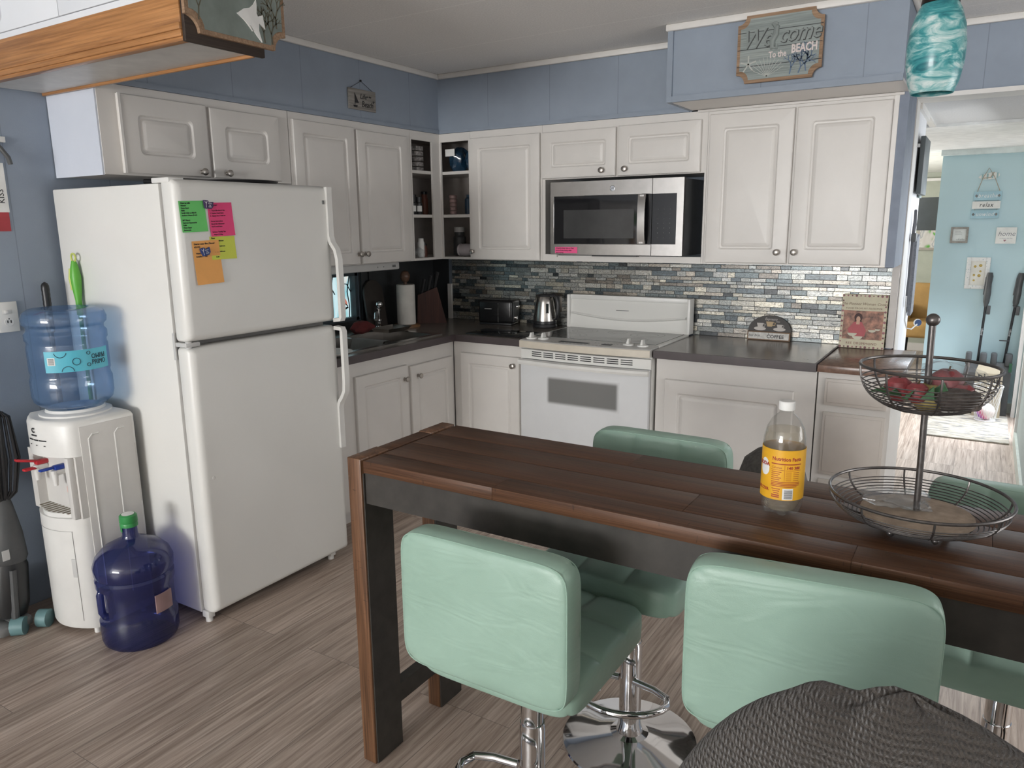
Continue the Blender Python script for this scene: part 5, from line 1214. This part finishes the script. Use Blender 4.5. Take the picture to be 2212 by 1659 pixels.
mb.bar(A0-.024, A0+.038, .1175, .1195, .0006, .0009, 12); mb.text('Calories', A0-.013, .1105, .0062, depth=.0001, w=.0007); mb.text('140', A0+.0130, .1105, .0085, depth=.0001, w=.0007, bold=.0003); mb.text('380', A0+.0285, .1105, .0085, depth=.0001, w=.0007, bold=.0003)
mb.bar(A0-.024, A0+.002, .1050, .1057, .0006, .0008); mb.bar(A0+.005, A0+.038, .1050, .1057, .0006, .0008); mb.bar(A0+.0028, A0+.0034, .082, .1165, .0006, .0008, 1)
for k in range(5):
    mb.bar(A0-.023, A0-.003-.003*(k % 3), .1005-.0042*k, .1018-.0042*k, .0006, .0008); mb.bar(A0+.006, A0+.017, .1005-.0042*k, .1014-.0042*k, .0006, .0008); mb.bar(A0+.021, A0+.034, .1005-.0042*k, .1014-.0042*k, .0006, .0008)
for k in range(4): mb.bar(A0-.023, A0+.036-.006*(k == 3), .0790-.0032*k, .0804-.0032*k, .0006, .0008, 12)
for k in range(3): mb.bar(A0-.021+.002*k, A0-.004-.001*k, .0635-.0045*k, .0650-.0045*k, .0006, .0008)
for k in range(2): mb.bar(A0-.021, A0-.005, .0495-.004*k, .0518-.004*k, .0006, .0008)
mb.text('SELTZER', A0-.044, .060, .0085, depth=.0001, w=.0007, bold=.0003); mb.text('SODA', A0-.043, .114, .011, depth=.0001, w=.0012, bold=.0004)
obj('lettering', mb, redink, lb, smooth=False)
mb = MB(LF); b0 = A0-.041; hb = lambda u: .017*math.sqrt(max(.02, 1-((u-b0)/.0125)**2))
mb.patch(lambda u: .104-hb(u)*.9, lambda u: .104+hb(u)*1.3, b0-.0122, b0+.0122, .0004, .0009, 14); bp = obj('white_badge', mb, whiteink, lb, smooth=False)
mb = MB(LF); mb.bar(A0+.001, A0+.0225, .0415, .0660, .0005, .0009, 8); bc_ = obj('barcode_patch', mb, whiteink, lb, smooth=False)
mb = MB(LF); z = .0440
for k in range(11): h = (.0006, .0011, .0008)[k % 3]; mb.bar(A0+.0045, A0+.021, z, z+h, .0009, .0011); z += h+.0009
obj('barcode_bar', mb, ink, bc_, smooth=False)

GX, GY = 3.187, -2.565
fb = thing('fruit_basket', 'two-tier pewter wire fruit basket on the table', 'basket', (GX, GY, TZ))
def bowl(name, c, rr, z0, z1, nr, nring):
    mb = MB()
    def rz_(t): return rr*math.sin(math.pi/2*(.22+.78*t)), z0+(z1-z0)*t**1.8
    for i in range(nring):
        t = i/(nring-1)*.93; r, z = rz_(t)
        if t > .86: continue
        mb.tube([(c[0]+r*math.cos(2*math.pi*k/40), c[1]+r*math.sin(2*math.pi*k/40), z) for k in range(40)], .0012, 6, True)
    mb.tube([(c[0]+rr*math.cos(2*math.pi*k/56), c[1]+rr*math.sin(2*math.pi*k/56), z1) for k in range(56)], .0032, 8, True)
    for j in range(nr):
        a = 2*math.pi*(j+.3)/nr
        mb.tube([(c[0]+rz_(i/12)[0]*math.cos(a), c[1]+rz_(i/12)[0]*math.sin(a), rz_(i/12)[1]) for i in range(13)], .0021, 6)
        mb.tube([(c[0], c[1], z0), (c[0]+rz_(0)[0]*math.cos(a), c[1]+rz_(0)[0]*math.sin(a), z0)], .0021, 6)
    return obj(name, mb, wire, fb)
bowl('lower_bowl', (GX, GY), .163, TZ+.020, 1.006, 8, 16)
bowl('upper_bowl', (GX-.004, GY), .121, 1.178, 1.262, 8, 16)
obj('centre_post', MB().cyl((GX, GY, TZ+.018), (GX-.006, GY, 1.345), .0062, seg=16), wire, fb)
obj('finial', MB().ball((GX-.006, GY, 1.352), .0125, 18), wire, fb)
mb = MB()
for a in (-125, -55, 35, 145): x, y = GX+.068*math.cos(R(a)), GY+.068*math.sin(R(a)); mb.ball((x, y, TZ+.0075), .0075, 12); mb.cyl((x, y, TZ+.01), (x*.4+GX*.6, y*.4+GY*.6, TZ+.021), .003)
obj('ball_foot', mb, wire, fb)
redm = mat('fruit_red', (.25, .045, .05), .45, var=.3, vscale=50)
for k, (dx, dy, dz, r, c, l) in enumerate(((-.052, -.02, 0, .026, redm, 'dark red plum at the left of the upper basket'), (-.018, -.045, 0, .021, redm, 'small red fruit at the front of the upper basket'), (.028, .012, .012, .031, redm, 'large red apple behind the basket post'), (.056, -.012, -.002, .022, redm, 'red fruit right of the post in the upper basket'), (.0, -.01, -.014, .03, mat('fruit_yellow', (.42, .33, .11), .5), 'yellow fruit low in the upper basket'))):
    fo = tag(obj('fruit', MB().lathe([(0, -.9*r), (.5*r, -.88*r), (.93*r, -.4*r), (r, .05*r), (.85*r, .55*r), (.45*r, .86*r), (.12*r, .82*r), (0, .72*r)], (GX+dx, GY+dy, 1.182+.036+dz), 24), c), l, 'fruit')
    obj('stem', MB().cyl((GX+dx, GY+dy, 1.218+dz+.7*r), (GX+dx+.003, GY+dy, 1.218+dz+1.1*r), .0016), mat('stem_brown', (.07, .045, .02), .8) if 'stem_brown' not in MATS else MATS['stem_brown'], fo)
mb = MB()
for k in range(7): a = R(200+35*k); mb.rings([[(GX-.03+.02*math.cos(a), GY-.02+.02*math.sin(a), 1.205), (GX-.03+.055*math.cos(a+.2), GY-.02+.055*math.sin(a+.2), 1.222+.004*k), (GX-.03+.075*math.cos(a), GY-.02+.06*math.sin(a), 1.210), (GX-.03+.05*math.cos(a-.25), GY-.02+.05*math.sin(a-.25), 1.209)], [(GX-.03+.02*math.cos(a), GY-.02+.02*math.sin(a), 1.2065), (GX-.03+.055*math.cos(a+.2), GY-.02+.055*math.sin(a+.2), 1.2235+.004*k), (GX-.03+.075*math.cos(a), GY-.02+.06*math.sin(a), 1.2115), (GX-.03+.05*math.cos(a-.25), GY-.02+.05*math.sin(a-.25), 1.2105)]])
tag(obj('leaf_sprig', mb, mat('leaf_green', (.05, .14, .06), .6)), 'sprig of green leaves among the fruit in the upper basket', 'leaves')
pb = lump('plastic_bag', 'clear crumpled produce bag draped over the fruit in the upper basket', 'bag', (GX+.02, GY+.02, 1.197), .055, (1.15, .9, .70), film, 11, .22, 9)
lump('plastic_bag', 'dark brown bag of onions at the right of the upper basket', 'bag', (GX+.052, GY-.03, 1.190), .038, (1.0, .9, .55), mat('onion_bag', (.085, .07, .062), .8, var=.3, vscale=60), 14, .15, 8)
tag(obj('flatbread_packet', MB().lathe([(.009, TZ+.028), (.085, TZ+.0285), (.104, TZ+.033), (.102, TZ+.040), (.009, TZ+.045)], (GX, GY, 0), 40), mat('flatbread_tan', (.33, .255, .19), .75, var=.15, vscale=40)), 'tan flatbread packet lying in the lower basket', 'bread')
lump('plastic_wrap', 'crumpled clear plastic wrap on top of the bread in the lower basket', 'plastic wrap', (GX-.035, GY+.015, TZ+.0455), .062, (1.0, .85, .20), film, 21, .2, 11)

# pendant lamp
PX, PY = 3.108, -2.10
pd = thing('pendant_lamp', 'teal and white swirled glass pendant lamp hanging at the upper right', 'pendant lamp', (PX, PY, CZ))
sc_ = 1.0
obj('glass_shade', MB().lathe([(.036, 2.024), (.046, 2.005), (.0565, 1.972), (.0615, 1.93), (.0605, 1.89), (.054, 1.852), (.045, 1.826), (.043, 1.826), (.052, 1.852), (.0585, 1.89), (.0595, 1.93), (.0545, 1.972), (.044, 2.003), (.034, 2.022)], (PX, PY, 0), 44, cap=False), swirlm, pd)
obj('fitter_cap', MB().lathe([(.0, 2.050), (.012, 2.048), (.018, 2.036), (.038, 2.032), (.040, 2.020), (.036, 2.018), (0, 2.018)], (PX, PY, 0), 32), mat('bronze_fitter', (.025, .02, .018), .35, .6), pd)
obj('bulb_socket', MB().cyl((PX, PY, 1.965), (PX, PY, 2.02), .014), whiteink, pd)
obj('cord', MB().cyl((PX, PY, 2.045), (PX, PY, CZ-.02), .0035, seg=8), blackpl, pd)
obj('ceiling_canopy', MB().lathe([(.055, CZ-.001), (.053, CZ-.014), (.02, CZ-.024), (0, CZ-.025)], (PX, PY, 0), 28), MATS['bronze_fitter'], pd)

# dark upholstered chair back in the foreground, dark bag beyond the table
ac = thing('armchair', 'dark brown chenille chair back in the lower right foreground', 'armchair', (3.18, -3.45, 0))
def sup(mb, c, h, p, q, nu=40, nv=28, amp=0):
    rs = []
    sg = lambda v, e: math.copysign(abs(v)**e, v)
    for i in range(nv+1):
        t = -math.pi/2+math.pi*i/nv; ring = []
        for k in range(nu):
            a = 2*math.pi*k/nu; ct, st = sg(math.cos(t), 2/p), sg(math.sin(t), 2/p)
            d = 1+amp*(.5*math.sin(5*a+2)+.4*math.sin(9*a+1+2*t)+.5*math.sin(3*a+4*t))*max(0, math.cos(t))
            ring.append((c[0]+h[0]*ct*sg(math.cos(a), 2/q)*d, c[1]+h[1]*ct*sg(math.sin(a), 2/q)*d, c[2]+h[2]*st*(1+amp*.6*math.sin(4*a+3))))
        rs.append(ring)
    return mb.rings(rs, cap0=False, cap1=False)
bkm = sup(MB(), (3.238, -3.42, .69), (.285, .095, .375), 2.0, 2.5, 80, 48, .016)
for v in bkm.bm.verts:   # gathered folds of cloth along the top edge
    if v.co.z > .9: v.co.z += .010*math.exp(-((v.co.x-3.225-.3*(v.co.z-1.06))/.022)**2)-.006*math.exp(-((v.co.x-3.185)/.012)**2)+.006*math.exp(-((v.co.x-3.145)/.016)**2)
obj('backrest', bkm, chen, ac, angle=80)
obj('seat_cushion', MB().box(2.96, 3.51, -4.02, -3.46, .28, .46, bev=.05, seg=4), chen, ac)
obj('armrest', MB().box(2.89, 2.98, -3.98, -3.46, .10, .56, bev=.04, seg=4), chen, ac)
obj('armrest', MB().box(3.49, 3.58, -3.98, -3.46, .10, .56, bev=.04, seg=4), chen, ac)
obj('base', MB().box(2.95, 3.52, -3.98, -3.40, .05, .30, bev=.02), chen, ac)
for x in (2.99, 3.48):
    for y in (-3.94, -3.46): obj('leg', MB().cyl((x, y, 0), (x, y, .06), .018, .024), blackpl, ac)
tbag = mat('dark_grey_fabric', (.125, .118, .110), .9, var=.2, vscale=50, bmp=.4, bscale=90)
bc = thing('fabric_bag', 'dark grey slumped bag on a stand beyond the table, behind the soda bottle', 'bag', (2.675, -1.50, 0))
obj('bag', MB().tube([(2.675, -1.50, z) for z in (.36, .40, .50, .62, .70, .735, .755)], [.08, .115, .135, .125, .10, .06, .02], 26), tbag, bc)
obj('stand', MB().cyl((2.675, -1.50, .34), (2.675, -1.50, .36), .12, seg=24).cyl((2.575, -1.58, 0), (2.615, -1.54, .35), .012).cyl((2.775, -1.58, 0), (2.735, -1.54, .35), .012).cyl((2.675, -1.40, 0), (2.675, -1.44, .35), .012), blackpl, bc)

# ================================================================ hall
HYW = 2.997
def hx(x): return 3.257+(x-3.257)*1.0346
def hz(z): return 1.536+(z-1.536)*1.0346
FHW = frame((0, HYW, 0), X, Z)
bs = thing('wall_sign', 'string-hung sign of three boards reading breathe relax unwind on the pale blue wall', 'sign', (hx(3.21), HYW, hz(1.6)))
paleb = mat('board_pale_blue', (.36, .55, .62), .6); creamb = mat('board_white', (.76, .76, .72), .6)
for (x0, x1, z0, z1, s, m_, im) in ((3.121, 3.300, 1.688, 1.752, 'breathe', paleb, whiteink), (3.115, 3.298, 1.668-.056+.012, 1.685-.006, 'relax', creamb, ink), (3.112, 3.294, 1.552, 1.612, 'unwind', paleb, whiteink)):
    x0, x1, z0, z1 = hx(x0), hx(x1), hz(z0), hz(z1)
    bo = obj('board', MB(FHW).box(x0, x1, z0, z1, .002, .014, bev=.001), m_, bs, label='board reading %s' % s)
    mb = MB(FHW); mb.text(s, (x0+x1)/2, (z0+z1)/2, .046 if s != 'relax' else .05, w=.0142, shear=.25, depth=.0003, xs=.8, space=1.15); obj('lettering', mb, im, bo, smooth=False)
    if s != 'relax':
        mb = MB(FHW)
        for q in (x0+.017, x1-.017): mb.prism([(q+.011*math.cos(R(90*k)), (z0+z1)/2+.013*math.sin(R(90*k))) for k in range(4)], .0142, .0152)
        obj('diamond', mb, midgrey, bo, smooth=False)
ff = obj('flip_flop', MB(FHW).prism([(hx(3.205)+.070*math.cos(R(10*k))*(1+.0*k), hz(1.865)+(.025+.006*math.cos(R(10*k)))*math.sin(R(10*k))+.10*(.070*math.cos(R(10*k)))) for k in range(36)], .002, .013), creamb, bs, smooth=False)
mb = MB(FHW)
for k in range(4): x = hx(3.205)-.05+.033*k; mb.box(x, x+.012, hz(1.865)-.02+.1*(x-hx(3.205)), hz(1.865)+.02+.1*(x-hx(3.205)), .013, .0136)
obj('stripe', mb, mat('stripe_aqua', (.30, .46, .48), .6), ff, smooth=False)
mb = MB(FHW); rope = mat('jute_rope', (.36, .30, .22), .9)
mb.tube([(hx(3.14), hz(1.752), .009), (hx(3.165), hz(1.85), .015), (hx(3.20), hz(1.925), .012), (hx(3.24), hz(1.86), .015), (hx(3.285), hz(1.755), .009)], .0025, 6); mb.tube([(hx(3.17), hz(1.85), .016), (hx(3.215), hz(1.855), .02), (hx(3.235), hz(1.895), .016)], .003, 6)
for x in (3.135, 3.280): mb.tube([(hx(x), hz(1.69), .008), (hx(x), hz(1.60), .008)], .0016, 6)
obj('rope', mb, rope, bs)
def frame_art(name, label, x0, x1, z0, z1, b, t, fm, pm):
    x0, x1, z0, z1 = hx(x0), hx(x1), hz(z0), hz(z1); a = thing(name, label, 'picture', ((x0+x1)/2, HYW, z0))
    mb = MB(FHW)
    for q in ((x0, x0+b, z0, z1), (x1-b, x1, z0, z1), (x0+b, x1-b, z0, z0+b), (x0+b, x1-b, z1-b, z1)): mb.box(*q, .001, t, bev=.001)
    obj('frame', mb, fm, a); return a, obj('picture', MB(FHW).box(x0+b-.001, x1-b+.001, z0+b-.001, z1-b+.001, .001, t*.5), pm, a, smooth=False), (x0, x1, z0, z1)
a, p_, (x0, x1, z0, z1) = frame_art('picture_frame', 'grey framed note with tiny print on the pale blue wall, left of the home sign', 2.991, 3.111, 1.366, 1.487, .015, .018, mat('driftwood_frame', (.30, .28, .25), .7, var=.15, vscale=60), mat('picture_paper', (.74, .77, .74), .6))
mb = MB(FHW)
for k, (u, wd) in enumerate(((.03, .04), (.03, .05), (.03, .05))): mb.box(x0+u, x0+u+wd, z1-.035-.012*k, z1-.032-.012*k, .0092, .0096)
for k in range(5): mb.box(x0+.045+.012*k, x0+.053+.012*k, z0+.022, z0+.03+.004*(k % 2), .0092, .0096)
obj('print', mb, mat('print_grey', (.42, .44, .42), .7), p_, smooth=False)
hs_ = thing('wall_sign', 'small white block sign reading home with a heart on the pale blue wall', 'sign', (hx(3.358), HYW, hz(1.36)))
obj('block', MB(FHW).box(hx(3.293), hx(3.424), hz(1.362), hz(1.483), .001, .032, bev=.001), creamb, hs_, label=None)
mb = MB(FHW); mb.text('home', hx(3.36), hz(1.435), .05, w=.0322, shear=.25, depth=.0002); mb.text('is where the fun', hx(3.36), hz(1.402), .013, w=.0322, depth=.0002)
obj('lettering', mb, mat('print_mid_grey', (.25, .26, .27), .7), hs_, smooth=False)
mb = MB(FHW); c0, c1 = hx(3.353), hz(1.386); mb.prism([(c0, c1-.009), (c0+.009, c1+.001), (c0+.008, c1+.006), (c0+.004, c1+.007), (c0, c1+.003), (c0-.004, c1+.007), (c0-.008, c1+.006), (c0-.009, c1+.001)], .0322, .0328)
obj('heart', mb, mat('heart_mauve', (.32, .16, .18), .6), hs_, smooth=False)
lacem, nt, b = nodes('lace_white'); v = coords(nt, (1, 1, 1)); vo = N(nt, 'ShaderNodeTexVoronoi', feature='DISTANCE_TO_EDGE'); nt.links.new(v, vo.inputs['Vector']); vo.inputs['Scale'].default_value = 75; vo.inputs['Randomness'].default_value = .25
nt.links.new(ramp(nt, vo.outputs['Distance'], [(.22, (.80, .80, .77)), (.32, (.33, .43, .45))]), b.inputs['Base Color'])
a, p_, (x0, x1, z0, z1) = frame_art('shadow_box', 'white lace-edged frame with pressed yellow flowers on the pale blue wall', 3.122, 3.280, 1.014, 1.256, .030, .016, lacem, mat('picture_cream', (.80, .78, .70), .6))
for k, (u, w_, r) in enumerate(((.3, .78, .010), (.66, .82, .012), (.68, .58, .008), (.28, .42, .009), (.62, .40, .012), (.3, .2, .008))):
    cx, cy = x0+.03+(x1-x0-.06)*u, z0+.03+(z1-z0-.06)*w_
    fl = obj('pressed_flower', MB(FHW).ball((cx, cy, .009), r, 14, (1, 1, .25)), mat('flower_ochre', (.50, .36, .10), .7, var=.3, vscale=90) if 'flower_ochre' not in MATS else MATS['flower_ochre'], p_)
def scooper(label, x, tilt, y, sgn):
    s = thing('waste_scooper', label, 'scooper', (x, y, 0))
    T = lambda z, dx=0, dy=0: Vector((x+tilt*z+dx, y+.16*z*.5+dy, z))
    obj('pole', MB().tube([T(.30), T(.55), T(.9)], .0095, 10), blackpl, s)
    mb = MB()
    q = T(.66); mb.text('bodhi', 0, 0, .024, f=lambda p: q+Vector((p[1]*.9+p[0]*tilt, -.0105-p[2]+.08*p[0], p[0])), depth=.0003)
    obj('print', mb, lightgrey, s, smooth=False)
    obj('grip', MB().tube([T(.86), T(.90), T(.97), T(1.04), T(1.10), T(1.13)], [.012, .022, .025, .021, .025, .018], 14), darkgrey, s)
    mb = MB()
    mb.strip([(0, 0), (0, .14)], .016, -.006, .006, f=lambda p: T(.955+p[1], -.022+p[0]+.004*math.sin(p[1]*150), p[2]))
    obj('finger_grip', mb, darkgrey, s); mb = MB(); mb.box(*(lambda q: (q.x-.01, q.x+.016, q.y-.012, q.y+.012))(T(.83, .02)), .80, .87, bev=.004); obj('trigger', mb, darkgrey, s)
    mb = MB(); q = T(.25)
    mb.rings([[(q.x-.085, q.y-.06, .0), (q.x+.065, q.y-.06, 0), (q.x+.065, q.y+.05, 0), (q.x-.085, q.y+.05, 0)], [(q.x-.085, q.y-.06, .34), (q.x+.065, q.y-.06, .34), (q.x+.065, q.y+.05, .34), (q.x-.085, q.y+.05, .34)], [(q.x-.07, q.y-.03, .42), (q.x+.05, q.y-.03, .42), (q.x+.05, q.y+.04, .42), (q.x-.07, q.y+.04, .42)]])
    obj('jaw_bin', mb, darkgrey, s, smooth=False)
    for a_, b_ in ((-.083, -.04), (.015, .063)): obj('jaw_tooth', MB().box(q.x+a_, q.x+b_, q.y-.055, q.y+.02, .40, .50, bev=.012), darkgrey, s)
    return s
scooper('black long-handled scooper upright against the pale blue wall', 3.262, .022, 2.865, 1)
s2 = scooper('black long-handled scooper tilted in the corner by the door casing', 3.425, .062, 2.895, -1)
obj('side_peg', MB().cyl((3.40, 2.90, .60), (3.47, 2.90, .60), .004).cyl((3.46, 2.90, .88), (3.49, 2.90, .88), .004), blackpl, s2)
obj('green_patch', MB().box(3.485, 3.506, 2.838, 2.846, .36, .43), mat('patch_green', (.02, .09, .04), .6), s2, smooth=False)
pcb = thing('cardboard_bag', 'brown cardboard carrier reading picnic behind the mesh wastebasket', 'box', (3.37, 2.74, 0))
obj('carton', MB().rings([[(3.27, 2.715, .0127), (3.46, 2.715, .0127), (3.46, 2.785, .0127), (3.27, 2.785, .0127)], [(3.265, 2.715, .36), (3.45, 2.715, .36), (3.45, 2.785, .36), (3.265, 2.785, .36)], [(3.28, 2.735, .42), (3.41, 2.735, .42), (3.41, 2.74, .42), (3.28, 2.74, .42)]]), mat('kraft_card', (.46, .39, .28), .8), pcb, smooth=False)
obj('lettering', MB(frame((3.385, 2.699, .325), X, Z)).text('picnic', 0, 0, .075, f=lambda p: Vector((3.37+p[0], 2.714-p[2], .315-p[0]*.25+p[1])), bold=.001, depth=.0004), ink, pcb, smooth=False)
tag(obj('poop_bag_roll', MB().box(3.462, 3.492, 2.70, 2.73, .38, .47, bev=.004), mat('box_blue', (.03, .14, .45), .5)), 'small blue box wedged between the two scoopers', 'box') if False else None
wbk = thing('wastebasket', 'white wire-mesh wastebasket on the hall mat', 'wastebasket', (3.36, 2.66, 0))
mb = MB(); WX, WY = 3.362, 2.60
def wr(z): return .070+.030*z/.27
for k in range(26):
    for sg in (-1, 1):
        mb.tube([(WX+wr(z)*math.cos(2*math.pi*k/26+sg*z*3.6), WY+wr(z)*math.sin(2*math.pi*k/26+sg*z*3.6), .0145+z) for z in (0, .045, .09, .135, .18, .225, .27)], .0011, 4)
for z in (0, .27): mb.tube([(WX+wr(z)*math.cos(2*math.pi*k/36), WY+wr(z)*math.sin(2*math.pi*k/36), .0145+z) for k in range(36)], .003, 6, True)
obj('mesh', mb, whiteink, wbk); obj('bottom', MB().lathe([(0, .0125), (.070, .0125), (.070, .0155), (0, .0155)], (WX, WY, 0), 28), whiteink, wbk)
ball, nt, b = nodes('ball_stripes'); v = coords(nt, (1, 1, 1), (0, R(35), 0)); w_ = N(nt, 'ShaderNodeTexGradient'); mp_ = N(nt, 'ShaderNodeMapping'); mp_.inputs['Scale'].default_value = (8, 1, 1); mp_.inputs['Location'].default_value = (.5, 0, 0); nt.links.new(v, mp_.inputs[0]); nt.links.new(mp_.outputs[0], w_.inputs[0])
nt.links.new(ramp(nt, w_.outputs['Fac'], [(.1, (.10, .12, .50)), (.35, (.35, .10, .50)), (.55, (.62, .12, .25)), (.8, (.80, .70, .66))]), b.inputs['Base Color'])
tag(obj('toy_ball', MB().ball((WX, WY, .081), .064, 24), ball), 'multicoloured toy ball inside the mesh wastebasket', 'ball')
rugm, nt, b = nodes('rug_weave'); f = noise(nt, coords(nt, (9, 26, 1)), 1, 5, .6, .4)
nt.links.new(ramp(nt, f, [(.38, (.17, .165, .16)), (.5, (.36, .325, .265)), (.62, (.44, .41, .36))]), b.inputs['Base Color']); b.inputs['Roughness'].default_value = .9
tag(obj('door_mat', B(2.985, 3.515, 1.925, 2.79, .0005, .012, bev=.004), rugm), 'pale mottled mat on the hall floor below the pale blue wall', 'mat')
# things hung on the white wall at the left of the hall
FHL = frame((2.9005, 0, 0), Y, Z)
mirror = thing('wall_plaque', 'dark grey slate plaque seen edge-on at the doorway', 'plaque', (2.91, .45, 1.67))
obj('slate', MB(FHL).box(.26, .60, 1.672, 1.955, .012, .034, bev=.002), mat('slate_grey', (.085, .10, .105), .5), mirror)
obj('back_board', MB(FHL).box(.50, .645, 1.66, 1.945, .004, .012), mat('slate_edge', (.16, .21, .20), .5), mirror, smooth=False)
obj('peg', MB(FHL).box(.22, .27, 1.90, 1.915, 0, .012), lightgrey, mirror, smooth=False)
ly = thing('hanging_leash', 'grey pet leash with braided cord hanging on the white hall wall', 'leash', (2.915, .42, 1.02))
obj('strap', MB(FHL).strip([(.52, 1.455), (.54, 1.30), (.555, 1.15), (.56, 1.03)], .16, .010, .026), mat('strap_grey', (.16, .17, .19), .8, var=.15, vscale=80), ly)
obj('braided_cord', MB(FHL).tube([(.34+.008*math.sin(k*1.3), 1.44-.032*k, .014) for k in range(12)], .010, 6), mat('cord_dark', (.12, .125, .14), .8), ly)
obj('loop', MB(FHL).tube([(.33, 1.46, .012), (.33, 1.52, .014), (.34, 1.59, .014), (.36, 1.52, .016), (.35, 1.46, .012)], .007, 6), MATS['cord_dark'], ly)
obj('clasp', MB(FHL).box(.30, .37, 1.43, 1.475, .006, .03, bev=.005), darkgrey, ly)
obj('bead_chain', MB(FHL).tube([(.615, 1.455-.014*k, .020+.003*(k % 2)) for k in range(31)], .0035, 6), lightgrey, ly)
tg = thing('key_tag', 'blue round tag on a curved wire hanging at the doorway', 'tag', (2.93, .5, .98))
obj('wire_loop', MB().tube([(2.912, .30, 1.15), (2.915, .30, 1.02), (2.925, .33, .975), (2.945, .38, .965), (2.965, .45, .985)], .0035, 8), lightgrey, tg)
obj('disc', MB().cyl((2.972, .462, .992), (2.966, .470, .992), .017, seg=22), mat('tag_blue', (.012, .045, .14), .4), tg)
obj('rim', MB().cyl((2.9675, .468, .992), (2.963, .474, .992), .020, seg=22), whiteink, tg)
# back room seen past the pale blue wall
ych = thing('accent_chair', 'mustard yellow upholstered chair in the room beyond the hall', 'chair', (2.62, 5.3, 0))
ym = mat('mustard_fabric', (.34, .205, .07), .85)
obj('backrest', MB().box(2.56, 2.86, 5.42, 5.54, .42, .86, bev=.05, seg=4), ym, ych)
obj('seat', MB().box(2.52, 2.86, 4.95, 5.50, .30, .47, bev=.04, seg=4), ym, ych)
obj('armrest', MB().box(2.50, 2.58, 4.98, 5.50, .30, .64, bev=.03, seg=4), ym, ych)
for x in (2.55, 2.82):
    for y in (5.0, 5.48): obj('leg', MB().cyl((x, y, 0), (x, y, .31), .018, .026), blackpl, ych)
tv = thing('wall_screen', 'dark screen hung in the room beyond the hall', 'screen', (2.70, 4.5, 1.44))
obj('panel', MB().box(2.55, 2.872, 4.50, 4.54, 1.445, 1.765, bev=.003), mat('screen_dark', (.045, .052, .056), .4), tv)
obj('wall_arm', MB().box(2.80, 2.878, 4.54, 4.58, 1.58, 1.62), blackpl, tv, smooth=False)
art = thing('picture_frame', 'pale framed abstract picture on the far wall of the room beyond the hall', 'picture', (2.7, 6.08, 1.2))
obj('frame', MB().box(2.52, 2.87, 6.07, 6.098, 1.20, 1.60, bev=.003), mat('frame_taupe', (.36, .33, .29), .6), art)
pm, nt, b = nodes('abstract_picture'); f = noise(nt, coords(nt, (5, 1, 4)), 1, 1, .4, 2.5)
nt.links.new(ramp(nt, f, [(.36, (.10, .34, .05)), (.44, (.52, .49, .46)), (.56, (.60, .58, .55)), (.62, (.30, .31, .33)), (.7, (.58, .56, .53))]), b.inputs['Base Color'])
obj('canvas', MB().box(2.55, 2.84, 6.066, 6.0705, 1.23, 1.57), pm, art, smooth=False)
bpy.context.view_layer.update()
